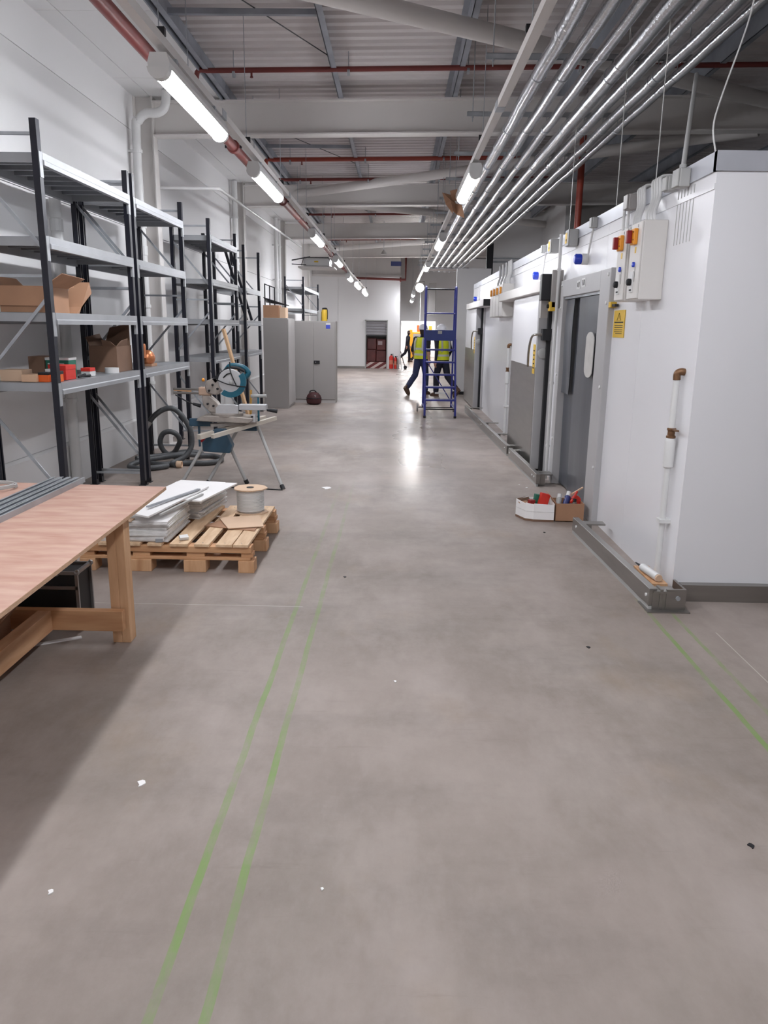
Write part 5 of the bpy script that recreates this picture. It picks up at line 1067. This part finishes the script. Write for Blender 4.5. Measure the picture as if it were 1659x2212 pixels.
for k in range(5):
    f = (k + 0.55) / 5.35; y = 14.62 + 0.58 * f; z = 0.22 + 1.24 * f
    tr = B('tread', G().box(xl, xr, y - 0.06, y + 0.16, z - 0.018, z), BLUE, t, bevel=0.004)
    B('tread_edge', G().box(xl + 0.02, xr - 0.02, y - 0.064, y - 0.06, z - 0.03, z), BLUE, tr)
B('platform', G().box(xl - 0.01, xr + 0.01, 15.2, 15.66, 1.44, 1.462), BLUE, t, bevel=0.004)
pf = B('platform_kick_plate', G().box(xl - 0.01, xr + 0.005, 15.195, 15.21, 1.43, 1.63), M('mid_blue_panel', (38, 56, 122), 0.4), t); B('data_plate', G().box(0.79, 0.87, 15.19, 15.195, 1.56, 1.615), GREYBOX, pf)
T('diagonal_brace', [(xl, 15.68, 1.1), (xr, 15.74, 0.2)], 0.010); 
for k, (a, b) in enumerate(((0.74, 0.94),)): B('tread_label', G().box(a, b, 14.70, 14.703, 0.45, 0.48), PIPE_W, t)
ax = T('axle', [(0.44, 15.70, 0.09), (1.17, 15.70, 0.09)], 0.011, BLACKM)
for x in (0.44, 1.18): B('wheel', G().lathe([(0.02, -0.02), (0.075, -0.018), (0.085, -0.008), (0.085, 0.008), (0.075, 0.018), (0.02, 0.02)], (x, 15.70, 0.086), 20, 'x'), GREYCAB, t, smooth=True)

# ================================================================== PEOPLE
def person(label, loc, rz, lead, sleeve, trousers, vest=True, scale=1.0, hatted=True, dark=False):
    root = thing('person', label, 'person', loc, rz); s = scale
    sd = lead      # +1: right leg leads
    J = {'pel': (0, 0, 0.95), 'sp': (0, 0.012, 1.13), 'ch': (0, 0.03, 1.32), 'nk': (0, 0.035, 1.45), 'hd': (0, 0.06, 1.58)}
    bones = []   # a, b, ra, rb, zone
    def bone(a, b, ra, rb, zone): bones.append((Vector(a) * s, Vector(b) * s, ra * s, rb * s, zone))
    for dx in (-0.055, 0.055): bone((dx, 0, 0.94), (dx * 1.3, 0.01, 1.10), 0.115, 0.105, 'top'); bone((dx * 1.3, 0.01, 1.10), (dx * 1.7, 0.03, 1.34), 0.105, 0.105, 'top')
    bone((0, 0.03, 1.36), (0, 0.035, 1.46), 0.075, 0.055, 'top'); bone((0, 0.035, 1.45), (0, 0.05, 1.54), 0.052, 0.052, 'skin')
    bone((0, 0.055, 1.55), (0, 0.06, 1.64), 0.078, 0.088, 'hair'); bone((0, 0.10, 1.54), (0, 0.095, 1.58), 0.055, 0.06, 'skin'); bone((0, 0.155, 1.575), (0, 0.17, 1.56), 0.014, 0.013, 'skin')
    for sx in (-1, 1): bone((sx * 0.085, 0.06, 1.585), (sx * 0.09, 0.055, 1.61), 0.016, 0.018, 'skin')
    # arms swing against the legs
    for sx in (-1, 1):
        sw_ = -sx * sd
        sh = Vector((sx * 0.19, 0.02, 1.385)); el = Vector((sx * 0.285, -0.05 + 0.06 * sw_, 1.12)); wr_ = Vector((sx * 0.31, 0.03 + 0.14 * sw_, 0.90))
        bone((sx * 0.1, 0.03, 1.37), sh, 0.075, 0.068, 'top'); bone(sh, el, 0.060, 0.046, 'top'); bone(el, wr_, 0.045, 0.031, 'skin' if sleeve == 'short' else 'top')
        d = (wr_ - el).normalized(); pm = wr_ + d * 0.085; bone(wr_ + d * 0.02, pm, 0.030, 0.034, 'skin')
        for k in range(4):
            o = Vector((0, (k - 1.5) * 0.019, 0)); ln = (0.055, 0.07, 0.065, 0.05)[k]
            p1 = pm + o + d * 0.03; p2 = p1 + (d + Vector((-sx * 0.35, 0.1, 0))).normalized() * ln * 0.6; p3 = p2 + (d + Vector((-sx * 0.9, 0.15, 0))).normalized() * ln * 0.5
            bone(pm + o * 0.8, p1, 0.011, 0.0105, 'skin'); bone(p1, p2, 0.0105, 0.0095, 'skin'); bone(p2, p3, 0.0095, 0.0085, 'skin')
        th0 = wr_ + d * 0.04 + Vector((0, 0.03, 0)); th1 = th0 + (d * 0.8 + Vector((-sx * 0.2, 0.9, 0))).normalized() * 0.04
        bone(th0, th1, 0.013, 0.011, 'skin'); bone(th1, th1 + d * 0.03, 0.011, 0.009, 'skin')
    feet = []
    for sx in (-1, 1):
        hp = Vector((sx * 0.085, 0, 0.90))
        if sx == sd: kn, an, fd, up = Vector((sx * 0.09, 0.10, 0.49)), Vector((sx * 0.09, 0.10, 0.09)), Vector((0, 1, -0.02)), 0
        else: kn, an, fd, up = Vector((sx * 0.10, -0.10, 0.50)), Vector((sx * 0.10, -0.45, 0.20)), Vector((0, 0.72, -0.69)), 1
        bone(hp, kn, 0.106, 0.078, 'leg'); bone(kn, an + (kn - an) * 0.12, 0.08, 0.07, 'leg')
        feet.append((an, fd))
        bone(an + (kn - an) * 0.12, an, 0.066, 0.055, 'leg')
    g = G()
    for (a, b, ra, rb, zn) in bones:
        n = 10; L = (b - a).length; m = max(2, int(L / 0.05)) if ra > 0.02 else 2
        g.tube([a + (b - a) * i / m for i in range(m + 1)], [ra + (rb - ra) * i / m for i in range(m + 1)], n); g.sphere(a, ra, 10, 8); g.sphere(b, rb, 10, 8)
    tmp = bpy.data.objects.new('tmp', mesh_of('tmp', g, SKIN)); COL.objects.link(tmp)
    md = tmp.modifiers.new('r', 'REMESH'); md.mode = 'VOXEL'; md.voxel_size = 0.0105; sm2 = tmp.modifiers.new('s', 'SMOOTH'); sm2.factor = 0.5; sm2.iterations = 4
    dg = bpy.context.evaluated_depsgraph_get(); me = bpy.data.meshes.new_from_object(tmp.evaluated_get(dg)); bpy.data.objects.remove(tmp)
    me.name = 'body'; me.materials.clear()
    zm = {'skin': 0, 'hair': 1, 'top': 2, 'leg': 3}
    for m_ in (SKIN, HAIR, NAVY, trousers): me.materials.append(m_)
    A = np.array([b[0][:] for b in bones]); Bb = np.array([b[1][:] for b in bones]); R = np.array([(b[2] + b[3]) / 2 for b in bones]); D = Bb - A; DD = (D * D).sum(1) + 1e-9
    cen = np.empty(len(me.polygons) * 3); me.polygons.foreach_get('center', cen); cen = cen.reshape(-1, 3)
    idx = np.empty(len(cen), dtype=np.int32); zi = np.array([zm[b[4]] for b in bones])
    for i0 in range(0, len(cen), 4000):
        c = cen[i0:i0 + 4000]; tt = np.clip(((c[:, None, :] - A) * D).sum(2) / DD, 0, 1); dd = np.linalg.norm(c[:, None, :] - (A + tt[..., None] * D), axis=2) - R
        idx[i0:i0 + 4000] = zi[dd.argmin(1)]
    idx[(cen[:, 2] < 0.97 * s) & (idx == 2) & (np.abs(cen[:, 0]) < 0.19 * s)] = 3
    me.polygons.foreach_set('material_index', idx); me.polygons.foreach_set('use_smooth', np.ones(len(me.polygons), dtype=bool))
    bo = bpy.data.objects.new('body', me); COL.objects.link(bo); bo.parent = root
    # boots
    for an, fd in feet:
        an = an * s; f = fd.normalized(); side = Vector((1, 0, 0)); upv = side.cross(f).normalized()
        if upv.z < 0 and abs(f.z) < 0.5: upv = -upv
        g = G(); k = 9; o = None; secs = [(-0.075, 0.030, 0.05), (-0.05, 0.036, 0.075), (0.0, 0.040, 0.085), (0.05, 0.043, 0.055), (0.12, 0.048, 0.042), (0.17, 0.042, 0.034), (0.195, 0.02, 0.02)]
        for (q, hw, hh) in secs:
            for j in range(10):
                a = 2 * math.pi * j / 10; g.v.append(tuple(an + f * q * s + side * hw * s * math.cos(a) + upv * (-0.055 + hh + hh * math.sin(a) - 0.035) * s))
        for i in range(len(secs) - 1):
            for j in range(10): g.f.append((i * 10 + j, i * 10 + (j + 1) % 10, (i + 1) * 10 + (j + 1) % 10, (i + 1) * 10 + j))
        g.f.append(tuple(range(10))[::-1]); g.f.append(tuple(range((len(secs) - 1) * 10, len(secs) * 10)))
        bt = B('boot', g, BOOT, root, world=False, smooth=True)
        B('sole', G().add([tuple(an + f * q * s + side * hw * s * e2 + upv * (dz) * s) for q, hw in ((-0.08, 0.034), (0.05, 0.046), (0.14, 0.05), (0.2, 0.026)) for e2 in (-1, 1) for dz in (-0.095, -0.072)],
          [(0, 2, 3, 1), (12, 13, 15, 14)] + [x for i in range(3) for x in ((i * 4, i * 4 + 1, i * 4 + 5, i * 4 + 4), (i * 4 + 2, i * 4 + 6, i * 4 + 7, i * 4 + 3), (i * 4, i * 4 + 4, i * 4 + 6, i * 4 + 2), (i * 4 + 1, i * 4 + 3, i * 4 + 7, i * 4 + 5))]), M('boot_sole', (104, 82, 66), 0.8), bt, world=False)
    if vest:
        def ring(z, rx, ry, cy, n=28): return [(rx * math.cos(a) * s, (cy + ry * math.sin(a)) * s, z * s) for a in [2 * math.pi * i / n for i in range(n)]]
        lv = [(0.90, 0.198, 0.142, 0.0), (0.98, 0.196, 0.142, 0.0), (1.06, 0.192, 0.138, 0.005), (1.14, 0.194, 0.138, 0.012), (1.22, 0.206, 0.142, 0.02), (1.30, 0.214, 0.143, 0.03), (1.37, 0.205, 0.128, 0.03), (1.43, 0.15, 0.10, 0.032)]
        g = G(); n = 28
        for L_ in lv: g.v += ring(*L_)
        for i in range(len(lv) - 1):
            for j in range(n):
                a = 2 * math.pi * (j + 0.5) / n
                if i >= 4 and abs(math.cos(a)) > 0.93 and i < 6: continue      # arm holes
                g.f.append((i * n + j, i * n + (j + 1) % n, (i + 1) * n + (j + 1) % n, (i + 1) * n + j))
        k = len(g.v); fs = list(g.f); g.v += [(p[0] * 0.97, p[1] * 0.97, p[2]) for p in g.v[:k]]; g.f += [tuple(i + k for i in f)[::-1] for f in fs]
        vo = B('hi_vis_vest', g, HIVIS, root, world=False, smooth=True)
        for za, zb in ((0.985, 1.035), (1.125, 1.175)):
            def at(z):
                for q in range(len(lv) - 1):
                    if lv[q][0] <= z <= lv[q + 1][0]:
                        f = (z - lv[q][0]) / (lv[q + 1][0] - lv[q][0]); return [lv[q][i] + (lv[q + 1][i] - lv[q][i]) * f for i in range(4)]
            g = G(); A1, B1 = at(za), at(zb)
            for L_ in (A1, B1): g.v += ring(L_[0], L_[1] + 0.003, L_[2] + 0.003, L_[3])
            g.f = [(j, (j + 1) % n, n + (j + 1) % n, n + j) for j in range(n)]; k = len(g.v); fs = list(g.f); g.v += [(p[0] * 0.985, p[1] * 0.985, p[2]) for p in g.v[:k]]; g.f += [tuple(i + k for i in f)[::-1] for f in fs]
            B('reflective_band', g, SILVER, vo, world=False, smooth=True)
        for sx in (-1, 1):
            pts = [(sx * 0.12, -0.112, 1.10), (sx * 0.12, -0.118, 1.22), (sx * 0.118, -0.108, 1.33), (sx * 0.105, -0.075, 1.415)]
            g = G()
            for p in pts: g.v += [((p[0] - 0.025) * s, (p[1] - 0.012) * s, p[2] * s), ((p[0] + 0.025) * s, (p[1] - 0.012) * s, p[2] * s)]
            k = len(g.v); g.f = [(2 * i, 2 * i + 1, 2 * i + 3, 2 * i + 2) for i in range(3)]; g.v += [(p[0], p[1] + 0.012, p[2]) for p in g.v[:k]]; g.f += [tuple(i + k for i in f)[::-1] for f in g.f[:3]]
            B('reflective_band', g, SILVER, vo, world=False)
    if hatted:
        c = (0, 0.06 * s, 1.635 * s)
        ht = B('hard_hat', G().lathe([(0.112 * s, -0.012), (0.116 * s, 0.0), (0.112 * s, 0.03 * s), (0.10 * s, 0.075 * s), (0.07 * s, 0.108 * s), (0.03 * s, 0.122 * s), (0.002, 0.125 * s)], c, 24, 'z', 0.95, 1.12), HELMET, root, world=False, smooth=True)
        B('peak', G().lathe([(0.118 * s, -0.010), (0.142 * s, -0.014), (0.142 * s, -0.008), (0.118 * s, 0.0)], (c[0], c[1] + 0.022, c[2]), 24, 'z', 0.85, 1.1), HELMET, ht, world=False)
        B('ridge', G().tube([(0, c[1] - 0.1 * s, c[2] + 0.075 * s), (0, c[1] - 0.04, c[2] + 0.122 * s), (0, c[1] + 0.05, c[2] + 0.122 * s), (0, c[1] + 0.1 * s, c[2] + 0.08 * s)], 0.010, 8), HELMET, ht, world=False, smooth=True)
    return root
person('person in white hard hat and hi-vis vest striding away, left of the steps', (0.62, 19.75, 0.0), math.radians(-36), +1, 'short', JEANS)
person('person in white hard hat and dark long sleeves walking behind the blue steps', (1.13, 19.3, 0.0), math.radians(38), -1, 'long', NAVY, scale=1.0)
person('person in dark clothes walking in the bright room beyond', (0.52, 38.4, 0.0), math.radians(-80), +1, 'long', NAVY, vest=False, scale=0.88, hatted=False)

# ================================================================== FAR END THINGS
def extinguisher(label, x, y, r, hgt):
    t = thing('fire_extinguisher', label, 'extinguisher', (x, y, 0), group='fire extinguishers at the far wall')
    B('cylinder', G().lathe([(r * 0.9, 0), (r, 0.02), (r, hgt * 0.78), (r * 0.7, hgt * 0.88), (r * 0.3, hgt * 0.92)], (x, y, 0.02), 16), REDC, t, smooth=True)
    B('valve', G().lathe([(0.025, hgt * 0.92), (0.025, hgt)], (x, y, 0.02), 10), BLACK, t); B('hose', G().tube(curve([(x, y - 0.03, hgt), (x + r, y - 0.04, hgt * 0.9), (x + r * 1.2, y - 0.04, hgt * 0.4)], 4), 0.012, 6), BLACK, t, smooth=True)
    B('label_band', G().lathe([(r + 0.002, hgt * 0.3), (r + 0.002, hgt * 0.6)], (x, y, 0.02), 16), M('label_cream', (206, 120, 96), 0.5), t); B('lever', G().box(x - 0.02, x + 0.09, y - 0.015, y + 0.015, hgt + 0.01, hgt + 0.03), BLACK, t)
extinguisher('larger red fire extinguisher by the far doorway', -0.22, 31.6, 0.085, 0.58)
extinguisher('slimmer red fire extinguisher by the wall corner', -0.05, 31.62, 0.06, 0.5)
tag(B('leaning_board', G().obox((0.17, 31.85, 0.36), (0.02, 0.3, 0.72), ry=-0.12), GREYBOX), 'pale board leaning at the recess corner', 'board')
t = thing('hand_truck', 'small dark trolley leaning by the recess corner', 'trolley', (0.32, 31.9, 0))
B('frame', G().tube([(0.16, 31.7, 0.7), (0.34, 31.7, 0.1)], 0.015, 6).tube([(0.16, 31.95, 0.7), (0.34, 31.95, 0.1)], 0.015, 6), BLACKM, t)
for y in (31.68, 31.97): B('wheel', G().lathe([(0.02, -0.02), (0.07, -0.02), (0.07, 0.02), (0.02, 0.02)], (0.36, y, 0.071), 12, 'y'), BLACK, t)
t = thing('lift_machine', 'orange-yellow machine with grey panel in the bright room', 'machine', (0.95, 40.3, 0))
B('body', G().prism([(0.62, 0.20), (1.35, 0.20), (1.35, 1.45), (0.62, 1.45)], 'y', 40.0, 40.9), MACHINE, t, bevel=0.04)
B('mast', G().box(0.62, 0.78, 39.9, 40.0, 0.15, 1.55), MACHINE, t, bevel=0.01); B('panel', G().box(0.82, 1.3, 39.985, 40.0, 0.5, 1.35), GREYCAB, t)
B('cab', G().box(1.02, 1.30, 40.1, 40.7, 1.45, 1.78), ORANGE, t, bevel=0.02); B('beacon', G().box(1.62, 1.78, 40.2, 40.35, 1.5, 1.75), YELLOW, t)
for x in (0.75, 1.25): B('wheel', G().lathe([(0.03, -0.06), (0.14, -0.06), (0.14, 0.06), (0.03, 0.06)], (x, 40.1, 0.14), 16, 'y'), BLACK, t)
t = thing('crate_stack', 'dark stacked goods standing in the far opening', 'crates', (1.5, 37.6, 0))
for k in range(5): B('crate', G().box(1.36, 1.62, 37.4, 37.8, 0.15 + k * 0.24, 0.36 + k * 0.24), BLACKM if k % 2 else GREYCAB, t, bevel=0.01)
B('base', G().box(1.34, 1.66, 37.38, 37.82, 0, 0.15), GREYCAB, t)
t = thing('wall_duct', 'dark grey vertical duct at the far right of the recess', 'duct', (1.7, 35.6, 2.0))
B('shaft', G().box(1.38, 1.7, 35.4, 35.7, 2.2, 3.6), GREYCAB, t, bevel=0.02); B('tube', G().cyl((1.28, 35.5, 2.15), (1.28, 35.5, 3.4), 0.05, n=12), GALV, t, smooth=True)
t = thing('drop_conduit', 'thin white conduit dropping in front of the recess wall', 'conduit', (1.05, 34, 1.5))
B('pipe', G().cyl((0.98, 34, 1.9), (0.98, 34, 4.74), 0.016, n=8), PIPE_W, t, smooth=True); B('bracket', G().box(0.9, 1.06, 33.98, 34.02, 3.2, 3.22), GALV, t)
